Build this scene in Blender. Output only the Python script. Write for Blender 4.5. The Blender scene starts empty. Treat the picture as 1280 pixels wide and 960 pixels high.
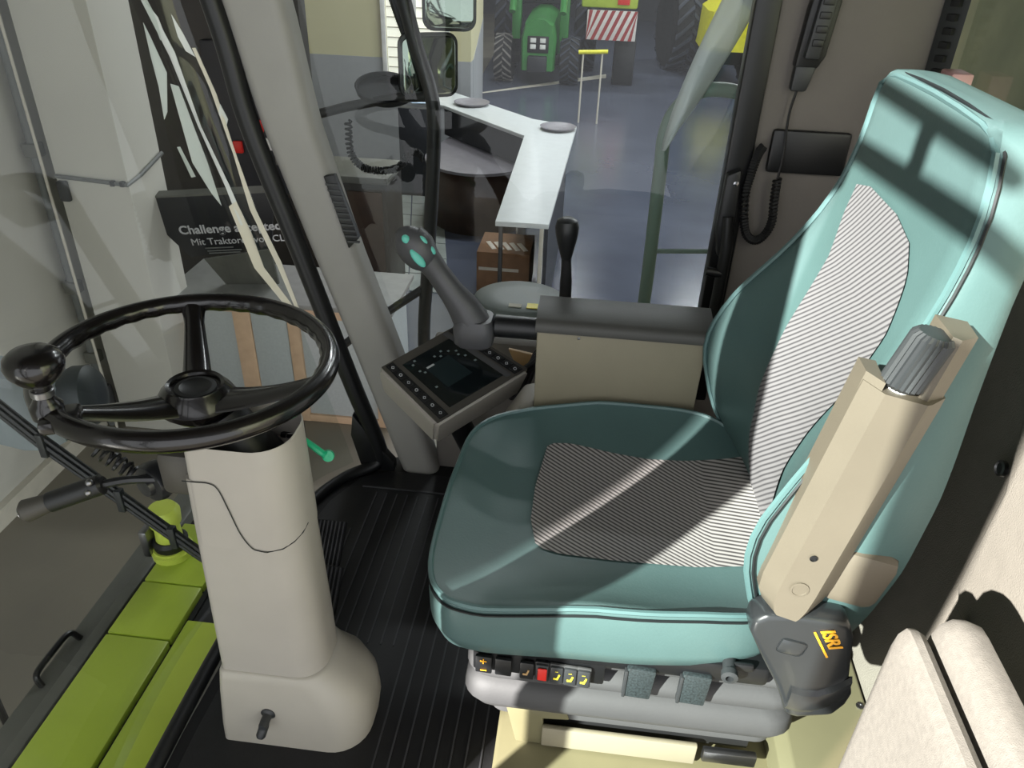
import bpy, bmesh, math, random
from mathutils import Vector, Matrix, noise as mnoise
random.seed(7)
SC = bpy.context.scene
COL = SC.collection
R = math.radians

# ------------------------------------------------------------------ camera, world, sun, exposure
cam_d = bpy.data.cameras.new('camera'); cam = bpy.data.objects.new('camera', cam_d); COL.objects.link(cam)
cam_d.sensor_fit = 'HORIZONTAL'; cam_d.sensor_width = 36.0; cam_d.lens = 36.0 * 963.0 / 1280.0
cam_d.clip_start = 0.02; cam_d.clip_end = 200
cx = Vector((0.9929525, 0.11425698, 0.03147514)); cy = Vector((-0.08642364, 0.51636035, 0.85199938)); cz_ = Vector((0.08109437, -0.84871511, 0.5225958))
m = Matrix.Identity(4)
for i in range(3):
    m[i][0] = cx[i]; m[i][1] = cy[i]; m[i][2] = cz_[i]
m[0][3], m[1][3], m[2][3] = 0.0, 0.0, 1.38
cam.matrix_world = m
SC.camera = cam

world = bpy.data.worlds.new('shop_daylight'); SC.world = world; world.use_nodes = True
bg = world.node_tree.nodes['Background']; bg.inputs[0].default_value = (0.95, 0.97, 1.0, 1); bg.inputs[1].default_value = 1.8

SUN_DIR = Vector((0.85, 1.0, -0.66))
sun_d = bpy.data.lights.new('sun', 'SUN'); sun_d.energy = 23.0; sun_d.angle = R(0.6); sun_d.color = (1.0, 0.965, 0.91)
sun = bpy.data.objects.new('sun', sun_d); COL.objects.link(sun)
sun.rotation_euler = SUN_DIR.to_track_quat('-Z', 'Y').to_euler(); sun.location = (-6, -5, 6)

vs = SC.view_settings
vs.view_transform = 'Standard'; vs.look = 'None'; vs.gamma = 1.0; vs.use_curve_mapping = False; vs.exposure = 0.0

# ------------------------------------------------------------------ materials
def srgb(c):
    return tuple(((v / 255) / 12.92 if v / 255 <= .04045 else ((v / 255 + .055) / 1.055) ** 2.4) for v in c)

def mat(name, rgb, rough=.5, metal=0, var=.08, scale=12, bump=0, bscale=200, spec=.5, emit=0, coat=0, rgb2=None):
    m = bpy.data.materials.new(name); m.use_nodes = True
    nt = m.node_tree; b = nt.nodes['Principled BSDF']
    c = srgb(rgb)
    b.inputs['Roughness'].default_value = rough; b.inputs['Metallic'].default_value = metal
    b.inputs['Specular IOR Level'].default_value = spec
    b.inputs['Coat Weight'].default_value = coat
    tc = nt.nodes.new('ShaderNodeTexCoord')
    n = nt.nodes.new('ShaderNodeTexNoise'); n.inputs['Scale'].default_value = scale; n.inputs['Detail'].default_value = 4
    nt.links.new(tc.outputs['Object'], n.inputs['Vector'])
    r = nt.nodes.new('ShaderNodeValToRGB'); r.color_ramp.elements[0].position = .3; r.color_ramp.elements[1].position = .7
    lo = srgb(rgb2) if rgb2 else tuple(v * (1 - var) for v in c)
    hi = c if rgb2 else tuple(min(1, v * (1 + var)) for v in c)
    r.color_ramp.elements[0].color = (*lo, 1); r.color_ramp.elements[1].color = (*hi, 1)
    nt.links.new(n.outputs['Fac'], r.inputs['Fac']); nt.links.new(r.outputs['Color'], b.inputs['Base Color'])
    if emit:
        nt.links.new(r.outputs['Color'], b.inputs['Emission Color']); b.inputs['Emission Strength'].default_value = emit
    if bump:
        n2 = nt.nodes.new('ShaderNodeTexNoise'); n2.inputs['Scale'].default_value = bscale; n2.inputs['Detail'].default_value = 3
        nt.links.new(tc.outputs['Object'], n2.inputs['Vector'])
        bp = nt.nodes.new('ShaderNodeBump'); bp.inputs['Strength'].default_value = bump; bp.inputs['Distance'].default_value = .002
        nt.links.new(n2.outputs['Fac'], bp.inputs['Height']); nt.links.new(bp.outputs['Normal'], b.inputs['Normal'])
    return m

def stripes(name, a, b_, coord='UV', freq=1.0, duty=.5, rough=.8, soft=.15, rot=0):
    """two-colour stripes along the U coordinate of the UV map"""
    m = bpy.data.materials.new(name); m.use_nodes = True
    nt = m.node_tree; b = nt.nodes['Principled BSDF']; b.inputs['Roughness'].default_value = rough
    tc = nt.nodes.new('ShaderNodeTexCoord'); sx = nt.nodes.new('ShaderNodeSeparateXYZ')
    nt.links.new(tc.outputs[coord], sx.inputs[0])
    mu = nt.nodes.new('ShaderNodeMath'); mu.operation = 'MULTIPLY'; mu.inputs[1].default_value = freq
    nt.links.new(sx.outputs[0], mu.inputs[0])
    pp = nt.nodes.new('ShaderNodeMath'); pp.operation = 'PINGPONG'; pp.inputs[1].default_value = .5
    nt.links.new(mu.outputs[0], pp.inputs[0])
    r = nt.nodes.new('ShaderNodeValToRGB')
    e = r.color_ramp.elements
    e[0].position = max(0, duty * .5 - soft * .5); e[1].position = min(1, duty * .5 + soft * .5)
    e[0].color = (*srgb(a), 1); e[1].color = (*srgb(b_), 1)
    nt.links.new(pp.outputs[0], r.inputs['Fac'])
    nt.links.new(r.outputs['Color'], b.inputs['Base Color'])
    bp = nt.nodes.new('ShaderNodeBump'); bp.inputs['Strength'].default_value = .35; bp.inputs['Distance'].default_value = .001
    nt.links.new(pp.outputs[0], bp.inputs['Height']); nt.links.new(bp.outputs['Normal'], b.inputs['Normal'])
    return m

def glass(name, tint=(.93, .97, .95), refl=1.0, base=.04):
    """clear pane: sees through, with an angle-dependent mirror share"""
    m = bpy.data.materials.new(name); m.use_nodes = True
    nt = m.node_tree; nt.nodes.clear()
    out = nt.nodes.new('ShaderNodeOutputMaterial'); mix = nt.nodes.new('ShaderNodeMixShader')
    t = nt.nodes.new('ShaderNodeBsdfTransparent'); t.inputs[0].default_value = (*tint, 1)
    g = nt.nodes.new('ShaderNodeBsdfGlossy'); g.inputs['Roughness'].default_value = .015
    lw = nt.nodes.new('ShaderNodeLayerWeight'); lw.inputs['Blend'].default_value = .5
    p = nt.nodes.new('ShaderNodeMath'); p.operation = 'POWER'; p.inputs[1].default_value = 4.0
    nt.links.new(lw.outputs['Facing'], p.inputs[0])
    ma = nt.nodes.new('ShaderNodeMath'); ma.operation = 'MULTIPLY_ADD'; ma.inputs[1].default_value = .9 * refl; ma.inputs[2].default_value = base
    nt.links.new(p.outputs[0], ma.inputs[0])
    nt.links.new(ma.outputs[0], mix.inputs[0]); nt.links.new(t.outputs[0], mix.inputs[1]); nt.links.new(g.outputs[0], mix.inputs[2])
    nt.links.new(mix.outputs[0], out.inputs[0])
    return m

M = dict(
    vinyl=mat('teal_vinyl', (80, 104, 103), .42, var=.05, scale=9, bump=.12, bscale=260, spec=.32),
    vinyl_side=mat('teal_vinyl_side', (80, 104, 103), .42, var=.05, scale=7, bump=.12, bscale=260),
    piping=mat('teal_piping', (82, 110, 110), .4),
    seam=mat('seam_black', (18, 24, 26), .6),
    inlay=stripes('chevron_fabric', (130, 126, 128), (70, 67, 70), freq=112, duty=.62, soft=.25),
    inlay2=stripes('seat_fabric', (168, 163, 161), (62, 59, 59), freq=128, duty=.55, soft=.25),
    beige=mat('beige_plastic', (100, 92, 80), .5, var=.04, bump=.08, bscale=320),
    column=mat('column_plastic', (170, 165, 157), .45, var=.03, bump=.05, bscale=320),
    column_dk=mat('column_base_plastic', (174, 169, 159), .4, var=.03),
    console=mat('console_side', (140, 133, 113), .6, var=.04, bump=.08),
    consoletop=mat('console_top', (74, 73, 70), .55, var=.06, bump=.15, bscale=300),
    pillar=mat('pillar_grey', (152, 150, 145), .5, var=.03, bump=.05, bscale=300),
    black=mat('black_plastic', (20, 21, 23), .42, var=.12),
    blackmatte=mat('black_rubber', (16, 16, 18), .75, var=.15),
    wheelblk=mat('steering_black', (17, 14, 14), .22, var=.2, bump=.06, bscale=400, coat=.3),
    mat_rub=mat('mat_rubber', (23, 23, 26), .6, var=.2, scale=20, bump=.2, bscale=150),
    rib=mat('mat_rib_rubber', (66, 66, 70), .55, var=.2),
    bellow=mat('bellows_grey', (68, 68, 69), .65, var=.05, bump=.1),
    dkgrey=mat('dark_grey_plastic', (48, 50, 52), .45, var=.1),
    tab=mat('speckled_tab', (40, 48, 50), .55, var=.5, scale=300),
    cover=mat('recliner_black', (40, 42, 44), .3, var=.06, coat=.3),
    cream=mat('cream_textured', (124, 119, 110), .85, var=.05, scale=40, bump=.5, bscale=420),
    fleece=mat('cream_fleece', (118, 114, 107), .95, var=.1, scale=120, bump=.4, bscale=650),
    sidelin=mat('grey_side_lining', (112, 107, 102), .8, var=.04, bump=.2, bscale=300),
    olive=mat('olive_panel', (108, 105, 80), .55, var=.04),
    straw=mat('straw_metal', (114, 109, 82), .5, var=.05),
    orange=mat('orange_print', (250, 176, 40), .5), yellow=mat('yellow_print', (238, 220, 60), .5),
    red=mat('red_switch', (214, 44, 36), .4), white=mat('white_paint', (224, 224, 220), .5),
    teal_btn=mat('teal_button', (96, 190, 174), .4), joy=mat('joystick_grey', (72, 72, 75), .42, var=.05, bump=.06),
    screen=mat('screen_glass', (16, 22, 24), .12, var=.15, coat=.5), scr2=mat('screen_symbol', (110, 122, 122), .4),
    scr3=mat('screen_field', (30, 40, 42), .2), monit=mat('monitor_bezel', (66, 63, 58), .5), monbody=mat('monitor_housing', (166, 161, 153), .5, var=.03),
    keyg=mat('key_label', (170, 172, 176), .5), green=mat('tractor_green', (58, 128, 62), .35, var=.08),
    greenkey=mat('green_key_plastic', (30, 168, 120), .35), claas=mat('lime_green_paint', (178, 198, 72), .35, var=.05, scale=5, rgb2=(166, 186, 62)),
    lime2=mat('lime_lamp', (200, 214, 90), .35), chrome=mat('chrome', (200, 200, 205), .18, metal=1), steel=mat('steel', (140, 140, 142), .35, metal=1),
    spring=mat('spring_black', (30, 31, 33), .3), lamp=mat('lamp_grey', (132, 140, 145), .45), lampdk=mat('lamp_dark', (44, 50, 54), .5),
    gutter=mat('gutter_grey', (92, 92, 86), .5, var=.1), hall=mat('hall_floor_sky_tint', (88, 93, 108), .22, var=.15, scale=.9, rgb2=(72, 77, 92), spec=.6), concrete=mat('shop_floor_concrete', (124, 118, 105), .4, var=.12, scale=1.1, rgb2=(108, 103, 93), spec=.6),
    wall=mat('shop_wall_paint', (188, 185, 176), .8, var=.03, scale=2), wall2=mat('column_paint', (194, 191, 182), .8, var=.03, scale=2),
    wallc=mat('cream_wall_paint', (196, 190, 152), .8, var=.03, scale=1), dado=mat('grey_dado', (150, 152, 154), .7, var=.03),
    brown=mat('dark_brown_panel', (44, 41, 38), .5, var=.15, scale=3), wood=mat('walnut_wood', (58, 40, 30), .45, var=.25, scale=6), lightwood=mat('birch_frame', (206, 174, 144), .55, var=.08, scale=15),
    pegb=mat('grey_peg_panel', (176, 181, 181), .6, var=.05, scale=60), cabtop=mat('cabinet_top_grey', (136, 136, 133), .55), sign=mat('sign_black', (22, 24, 28), .45),
    signtxt=mat('sign_lettering', (190, 190, 192), .6), pipe=mat('conduit_grey', (96, 98, 96), .5), desk=mat('desk_white_top', (206, 210, 210), .4, var=.03), deskdk=mat('desk_dark', (42, 44, 50), .5),
    deskgrey=mat('desk_shelf_grey', (120, 116, 122), .4), card=mat('cardboard', (128, 92, 62), .8, var=.12), tape=mat('packing_tape', (206, 196, 182), .4), paper=mat('paper_blue_white', (190, 214, 240), .5),
    slab=mat('pale_floor_slab', (140, 146, 142), .7, var=.12, scale=6), tyre=mat('tyre_rubber', (34, 34, 36), .8, var=.15), lug=mat('tyre_lug_lit', (120, 116, 112), .85, var=.2), tread=mat('tyre_lug_blue_grey', (60, 64, 76), .8),
    yellowm=mat('yellow_bonnet', (222, 216, 40), .4), mirrorb=mat('mirror_housing', (36, 38, 38), .35), mglass=mat('mirror_glass', (150, 160, 150), .06, metal=1),
    rail=mat('rail_green_grey', (120, 140, 128), .45, var=.04), tank=mat('grain_tank_green', (186, 186, 146), .5, var=.25, scale=3, rgb2=(132, 140, 108)), plate=mat('fender_grey', (112, 118, 116), .5, var=.04),
    tan=mat('tan_paper', (168, 136, 92), .6), pink=mat('red_white_sticker', (206, 160, 160), .5), board=mat('board_white', (210, 205, 200), .5), boardred=mat('board_red', (150, 48, 48), .5),
    roof=mat('roof_liner', (96, 94, 90), .85), frame=mat('frame_black', (20, 21, 23), .4), handle=mat('handle_black', (26, 26, 28), .35), strip=mat('strip_beige', (196, 190, 176), .7), blind=mat('window_daylight', (255, 250, 232), .6, emit=.6, var=.06, scale=1.2),
    facade=mat('facade_grey', (110, 112, 116), .6),
)
M['glass'] = glass('window_glass', (.90, .94, .93), .9, .035)
M['wind'] = glass('windscreen_glass', (.84, .88, .86), .5, .04)
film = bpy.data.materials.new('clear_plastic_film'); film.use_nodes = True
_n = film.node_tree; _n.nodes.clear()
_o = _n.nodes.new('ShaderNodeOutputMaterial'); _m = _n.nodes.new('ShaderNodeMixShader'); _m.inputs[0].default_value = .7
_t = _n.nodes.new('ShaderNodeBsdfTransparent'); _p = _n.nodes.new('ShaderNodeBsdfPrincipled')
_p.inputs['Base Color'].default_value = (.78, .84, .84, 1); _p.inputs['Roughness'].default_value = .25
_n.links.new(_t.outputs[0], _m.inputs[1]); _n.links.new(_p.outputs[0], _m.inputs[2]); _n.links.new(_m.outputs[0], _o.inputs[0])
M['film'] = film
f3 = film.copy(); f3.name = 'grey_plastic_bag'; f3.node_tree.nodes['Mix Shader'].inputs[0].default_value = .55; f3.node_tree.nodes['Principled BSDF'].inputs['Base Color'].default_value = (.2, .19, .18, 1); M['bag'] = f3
for nm_, col_ in (('streak_pale', (.92, .95, .92, 1)), ('streak_gold', (.95, .90, .74, 1))):  # pale and gold tints for the painted windscreen reflection streaks
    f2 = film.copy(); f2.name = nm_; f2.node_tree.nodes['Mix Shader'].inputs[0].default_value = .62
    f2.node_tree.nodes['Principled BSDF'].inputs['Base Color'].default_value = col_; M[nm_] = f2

# ------------------------------------------------------------------ helpers
WO = {}
def V(*a): return Vector(a)

class G:
    """collects shapes in world coordinates, then links them as ONE mesh object"""
    def __init__(s): s.bm = bmesh.new(); s.uv = None
    def _add(s, b2):
        me = bpy.data.meshes.new('t'); b2.to_mesh(me); b2.free(); s.bm.from_mesh(me); bpy.data.meshes.remove(me)
    def box(s, lo, hi, bev=0, rot=None, seg=2, piv=None):
        b = bmesh.new(); lo = V(*lo); hi = V(*hi); c = (lo + hi) / 2; d = hi - lo
        bmesh.ops.create_cube(b, size=1, matrix=Matrix.Translation(c) @ Matrix.Diagonal((*d, 1)))
        if bev: bmesh.ops.bevel(b, geom=b.edges[:], offset=bev, segments=seg, affect='EDGES', profile=.5)
        if rot is not None:
            p = V(*piv) if piv is not None else c
            bmesh.ops.transform(b, matrix=Matrix.Translation(p) @ rot.to_4x4() @ Matrix.Translation(-p), verts=b.verts)
        s._add(b); return s
    def loft(s, rings, cap0=True, cap1=True, closed=True):
        b = bmesh.new(); vr = [[b.verts.new(p) for p in r] for r in rings]; n = len(vr[0])
        for i in range(len(vr) - 1):
            for j in range(n if closed else n - 1):
                k = (j + 1) % n
                try: b.faces.new((vr[i][j], vr[i][k], vr[i + 1][k], vr[i + 1][j]))
                except ValueError: pass
        if cap0: b.faces.new(vr[0][::-1])
        if cap1: b.faces.new(vr[-1])
        bmesh.ops.recalc_face_normals(b, faces=b.faces[:])
        s._add(b); return s
    def tube(s, pts, r, n=8, closed=False):
        pts = [V(*p) for p in pts]; m_ = len(pts); rr = r if isinstance(r, (list, tuple)) else [r] * m_
        tan = []
        for i in range(m_):
            a = pts[i - 1] if (i or closed) else pts[i]; c = pts[(i + 1) % m_] if (i < m_ - 1 or closed) else pts[i]
            tan.append((c - a).normalized())
        up = V(0, 0, 1) if abs(tan[0].z) < .9 else V(1, 0, 0)
        nx = tan[0].cross(up).normalized(); rings = []
        for i in range(m_):
            nx = (nx - tan[i] * nx.dot(tan[i])).normalized(); ny = tan[i].cross(nx)
            rings.append([pts[i] + (nx * math.cos(2 * math.pi * j / n) + ny * math.sin(2 * math.pi * j / n)) * rr[i] for j in range(n)])
        if closed: rings.append(rings[0]); s.loft(rings, False, False)
        else: s.loft(rings)
        if closed: bmesh.ops.remove_doubles(s.bm, verts=s.bm.verts, dist=1e-5)
        return s
    def cyl(s, p0, p1, r0, r1=None, n=16): return s.tube([p0, p1], [r0, r0 if r1 is None else r1], n)
    def lathe(s, o, axis, prof, n=24):
        o = V(*o); ax = V(*axis).normalized(); u = ax.orthogonal().normalized(); w = ax.cross(u)
        s.loft([[o + ax * h + (u * math.cos(2 * math.pi * j / n) + w * math.sin(2 * math.pi * j / n)) * max(r, 1e-4) for j in range(n)] for r, h in prof]); return s
    def prism(s, poly, vec, bev=0, seg=2):
        b = bmesh.new(); f = b.faces.new([b.verts.new(p) for p in poly])
        r = bmesh.ops.extrude_face_region(b, geom=[f]); bmesh.ops.translate(b, vec=V(*vec), verts=[g for g in r['geom'] if isinstance(g, bmesh.types.BMVert)])
        bmesh.ops.recalc_face_normals(b, faces=b.faces[:])
        if bev:
            bmesh.ops.bevel(b, geom=[e for e in b.edges if len(e.link_faces) == 2 and e.calc_face_angle() > .5], offset=bev, segments=seg, affect='EDGES', profile=.5)
        s._add(b); return s
    def ell(s, c, r, rot=None, seg=20, rings=12):
        b = bmesh.new(); bmesh.ops.create_uvsphere(b, u_segments=seg, v_segments=rings, radius=1)
        mt = Matrix.Translation(V(*c)) @ (rot.to_4x4() if rot is not None else Matrix.Identity(4)) @ Matrix.Diagonal((*r, 1))
        bmesh.ops.transform(b, matrix=mt, verts=b.verts); s._add(b); return s
    def grid(s, P, uv=None):
        """P[i][j] points"""
        if uv and s.uv is None: s.uv = s.bm.loops.layers.uv.new('UVMap')
        vr = [[s.bm.verts.new(p) for p in r] for r in P]
        for i in range(len(P) - 1):
            for j in range(len(P[0]) - 1):
                f = s.bm.faces.new((vr[i][j], vr[i][j + 1], vr[i + 1][j + 1], vr[i + 1][j]))
                if uv:
                    for l, (a, c) in zip(f.loops, ((i, j), (i, j + 1), (i + 1, j + 1), (i + 1, j))): l[s.uv].uv = uv[a][c]
        return s
    def obj(s, name, mt, parent=None, ang=38, solid=0):
        me = bpy.data.meshes.new(name); bm = s.bm
        c = V(0, 0, 0)
        if bm.verts:
            lo = [min(v.co[i] for v in bm.verts) for i in range(3)]; hi = [max(v.co[i] for v in bm.verts) for i in range(3)]
            c = V((lo[0] + hi[0]) / 2, (lo[1] + hi[1]) / 2, (lo[2] + hi[2]) / 2)
            if parent is None: c.z = lo[2]
        bmesh.ops.translate(bm, vec=-c, verts=bm.verts); bm.to_mesh(me); bm.free()
        for p in me.polygons: p.use_smooth = True
        if ang < 180: me.set_sharp_from_angle(angle=R(ang))
        o = bpy.data.objects.new(name, me); COL.objects.link(o)
        me.materials.append(M[mt] if isinstance(mt, str) else mt)
        WO[o.name] = c
        if parent is not None: o.parent = parent; o.location = c - WO[parent.name]
        else: o.location = c
        if solid:
            md = o.modifiers.new('thickness', 'SOLIDIFY'); md.thickness = solid; md.offset = 0
        return o

def tag(o, label=None, cat=None, group=None, kind=None):
    if label: o['label'] = label
    if cat: o['category'] = cat
    if group: o['group'] = group
    if kind: o['kind'] = kind
    return o
def thing(name, loc, label, cat, group=None):
    o = bpy.data.objects.new(name, None); COL.objects.link(o); o.empty_display_size = .05; o.location = loc; WO[o.name] = V(*loc)
    return tag(o, label, cat, group)
def struct(o, label, cat='structure'): return tag(o, label, cat, kind='structure')

def text(name, s, size, mt, origin, xdir, ydir, parent, extrude=.0006, shear=0, align='LEFT', bold=0):
    cu = bpy.data.curves.new(name, 'FONT'); cu.body = s; cu.size = size; cu.extrude = extrude; cu.shear = shear; cu.align_x = align; cu.offset = bold; cu.resolution_u = 3
    tmp = bpy.data.objects.new('tmp', cu); COL.objects.link(tmp); dg = bpy.context.evaluated_depsgraph_get()
    me = bpy.data.meshes.new_from_object(tmp.evaluated_get(dg)); bpy.data.objects.remove(tmp); bpy.data.curves.remove(cu)
    me.name = name; me.materials.clear(); me.materials.append(M[mt])
    o = bpy.data.objects.new(name, me); COL.objects.link(o)
    x = V(*xdir).normalized(); y = V(*ydir); y = (y - x * x.dot(y)).normalized(); z = x.cross(y)
    mt4 = Matrix.Identity(4)
    for i in range(3): mt4[i][0] = x[i]; mt4[i][1] = y[i]; mt4[i][2] = z[i]
    mt4.translation = V(*origin) - WO[parent.name]
    o.parent = parent; o.matrix_local = mt4; WO[o.name] = V(*origin)
    return o

def dup(root, delta, label=None, group=None, rotz=0):
    """a copy of a thing with copies of its parts and sub-parts, moved by delta"""
    def cp(o, par):
        c = o.copy(); COL.objects.link(c)
        if par is not None: c.parent = par
        for ch in [x for x in o.children]: cp(ch, c)
        return c
    c = cp(root, None); c.location = root.location + V(*delta); c.rotation_euler.z += rotz
    if label: c['label'] = label
    if group: c['group'] = group
    return c

def itp(tab, z):
    if z <= tab[0][0]: return tab[0][1]
    for (a, b), (c, d) in zip(tab, tab[1:]):
        if z <= c: return b + (d - b) * (z - a) / (c - a)
    return tab[-1][1]
def spl(pts, n=6, closed=False):
    P = [V(*p) for p in pts]; out = []; m_ = len(P)
    for i in range(m_ if closed else m_ - 1):
        p0 = P[i - 1] if (i or closed) else P[0] * 2 - P[1]; p1 = P[i]; p2 = P[(i + 1) % m_]
        p3 = P[(i + 2) % m_] if (closed or i + 2 < m_) else P[-1] * 2 - P[-2]
        for k in range(n):
            t = k / n
            out.append(.5 * ((2 * p1) + (p2 - p0) * t + (2 * p0 - 5 * p1 + 4 * p2 - p3) * t * t + (3 * p1 - p0 - 3 * p2 + p3) * t ** 3))
    if not closed: out.append(P[-1])
    return out
def rrect(cx, cy, hx, hy, r, z, n=5):
    r = min(r, hx - 1e-4, hy - 1e-4); out = []
    for sx, sy, a0 in ((1, 1, 0), (-1, 1, 90), (-1, -1, 180), (1, -1, 270)):
        for k in range(n + 1):
            a = R(a0 + 90 * k / n); out.append(V(cx + sx * (hx - r) + r * math.cos(a), cy + sy * (hy - r) + r * math.sin(a), z))
    return out
def circ(c, u, w, r, n=20): return [V(*c) + V(*u) * r * math.cos(2 * math.pi * k / n) + V(*w) * r * math.sin(2 * math.pi * k / n) for k in range(n)]

# ================================================================== CAB SHELL (structure)
fl = [(-.69, .38), (-.70, .85), (-.685, 1.40), (-.66, 1.56), (-.60, 1.70), (-.50, 1.78), (.70, 1.78), (.70, .38)]
struct(G().prism([V(x, y, -.035) for x, y in fl], (0, 0, .035), .004).obj('floor', 'blackmatte'), 'black steel cab floor under the rubber mat')
# mat with moulded ribs
fm = [(-.665, .40), (-.672, .85), (-.66, 1.40), (-.63, 1.55), (-.575, 1.66), (-.50, 1.70), (.30, 1.70), (.30, .40)]
mt = thing('floor_mat', (-.2, 1.1, 0), 'black ribbed rubber mat covering the cab floor beside the seat', 'mat')
G().prism([V(x, y, .0005) for x, y in fm], (0, 0, .008), .003).obj('mat_sheet', 'mat_rub', mt)
g = G()
x = -.60
while x < -.10:
    y0 = 1.10 if x < -.33 else .42; y1 = 1.60 if x > -.54 else 1.45
    g.box((x - .0016, y0, .008), (x + .0016, y1, .0105)); x += .0285
g.box((-.56, 1.618, .008), (.02, 1.623, .011))
tag(g.obj('mat_ribs', 'rib', mt), kind='stuff')

# front right pillar, bowed
pil = [(1.93, -1.04, -.87), (1.75, -.98, -.80), (1.40, -.86, -.715), (1.202, -.815, -.671), (.962, -.765, -.636), (.67, -.680, -.560), (.38, -.590, -.470), (.28, -.560, -.44), (.02, -.482, -.376), (-.03, -.465, -.36)]
rings = []
zz = [p[0] for p in pil][::-1]; XL = [(p[0], p[1]) for p in pil][::-1]; XR_ = [(p[0], p[2]) for p in pil][::-1]
for z in [-.03 + i * (1.95 / 26) for i in range(27)]:
    a, b = itp(XL, z), itp(XR_, z); rings.append(rrect((a + b) / 2, 1.755, (b - a) / 2, .045, .03, z))
p1 = G().loft(rings).obj('trim_1', 'pillar'); struct(p1, 'grey front right cab pillar leaning beside the windscreen', 'pillar')
# grille on pillar
gr = G().prism([V(-.618, 1.706, .845), V(-.592, 1.706, .85), V(-.545, 1.706, .70), V(-.572, 1.706, .672)], (0, .02, 0), .002).obj('vent_plate', 'black', p1)
g = G()
for k in range(11):
    t = (k + .5) / 11; xx = -.612 + .045 * t; z = .835 - .15 * t
    g.box((xx - .004, 1.7035, z - .003), (xx + .026, 1.708, z + .002))
tag(g.obj('vent_slats', 'dkgrey', gr), kind='stuff')
for z in (.09, .06):
    G().lathe((itp(XL, z) - .03, 1.735, z), (.2, -1, 0), [(.005, 0), (.005, .004), (.0, .005)], 8).obj('rivet', 'steel', p1)
# windscreen seal with curved lower sweep
sp = spl([(-1.04, 1.718, 1.92), (-.972, 1.718, 1.75), (-.828, 1.718, 1.20), (-.785, 1.718, .955), (-.706, 1.718, .67), (-.595, 1.718, .27), (-.535, 1.718, .07), (-.545, 1.71, .02), (-.62, 1.65, .008), (-.672, 1.55, .006), (-.70, 1.40, .005), (-.715, 1.0, .004), (-.71, .5, .004)], 6)
struct(G().tube(sp, [.024] * (len(sp) - 42) + [.024 - .008 * i / 18 for i in range(18)] + [.016] * 24, 10).obj('trim_2', 'frame'), 'black rubber seal curving along windscreen and floor edge', 'seal')
struct(G().prism([V(-.585, 1.70, .005), V(-.49, 1.70, .005), V(-.49, 1.70, .035), V(-.555, 1.70, .12), V(-.60, 1.70, .19), V(-.61, 1.70, .12)], (0, .03, 0), .004).obj('trim_3', 'black'), 'black gusset plate at foot of front right pillar', 'plate')

# windscreen (curved, leaning out)
bot = spl([(-.62, 1.735, .0), (-.72, 1.58, .0), (-.775, 1.2, .0), (-.785, .9, 0), (-.74, .55, 0), (-.66, .40, 0)], 8)
top = spl([(-1.06, 1.735, 1.92), (-1.10, 1.55, 1.92), (-1.17, 1.2, 1.92), (-1.18, .9, 1.92), (-1.11, .55, 1.92), (-.99, .40, 1.92)], 8)
P = []
for i in range(13):
    t = i / 12; bow = .045 * math.sin(math.pi * t)
    P.append([a.lerp(b, t) + V(-bow * (1 if a.y < 1.72 else .3), 0, 0) for a, b in zip(bot, top)])
wnd = G().grid(P).obj('window_1', 'wind', None, 180); struct(wnd, 'curved tinted windscreen in front of the steering wheel', 'window')
# right side window
P = [[V(-.60 + .0, 1.775, -.0), V(.318, 1.775, .0)], [V(-.60 - .38 * .33, 1.775, .6), V(.318, 1.775, .6)], [V(-.93, 1.775, 1.75), V(.36, 1.775, 1.75)]]
P[0][0] = V(-.44, 1.775, .0); P[1][0] = V(-.62, 1.775, .6); P[2][0] = V(-.97, 1.775, 1.92); P[2][1] = V(.365, 1.775, 1.92)
struct(G().grid(P).obj('window_2', 'glass', None, 180), 'clear side window behind the armrest console', 'window')
# right rear post, side wall, rear wall
struct(G().prism([V(.288, 1.752, .30), V(.345, 1.752, .30), V(.345, 1.752, 1.93), V(.296, 1.752, 1.93)], (0, .05, 0), .006).obj('trim_4', 'frame'), 'black rear frame of the right side window', 'window frame')
struct(G().box((-.38, 1.755, -.03), (.70, 1.80, .42), .01).obj('wall_right', 'sidelin'), 'grey lower side wall behind the console', 'wall')
struct(G().box((.345, 1.77, .42), (.705, 1.80, 1.93), .004).obj('wall_right_rear', 'sidelin'), 'grey lined side wall panel with radio handset', 'wall')
g = G(); g.prism([V(.655, 1.768, .4), V(.69, 1.73, .4), V(.70, 1.768, .4)], (0, 0, 1.52), .002)
t5 = g.obj('trim_5', 'dkgrey'); struct(t5, 'dark ribbed corner strip beside the rear window', 'trim')
g = G()
for k in range(40):
    z = .75 + k * .025; g.box((.664, 1.733, z), (.682, 1.758, z + .012), .001, Matrix.Rotation(R(-45), 3, 'Z'))
tag(g.obj('ribs', 'blackmatte', t5), kind='stuff')
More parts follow.
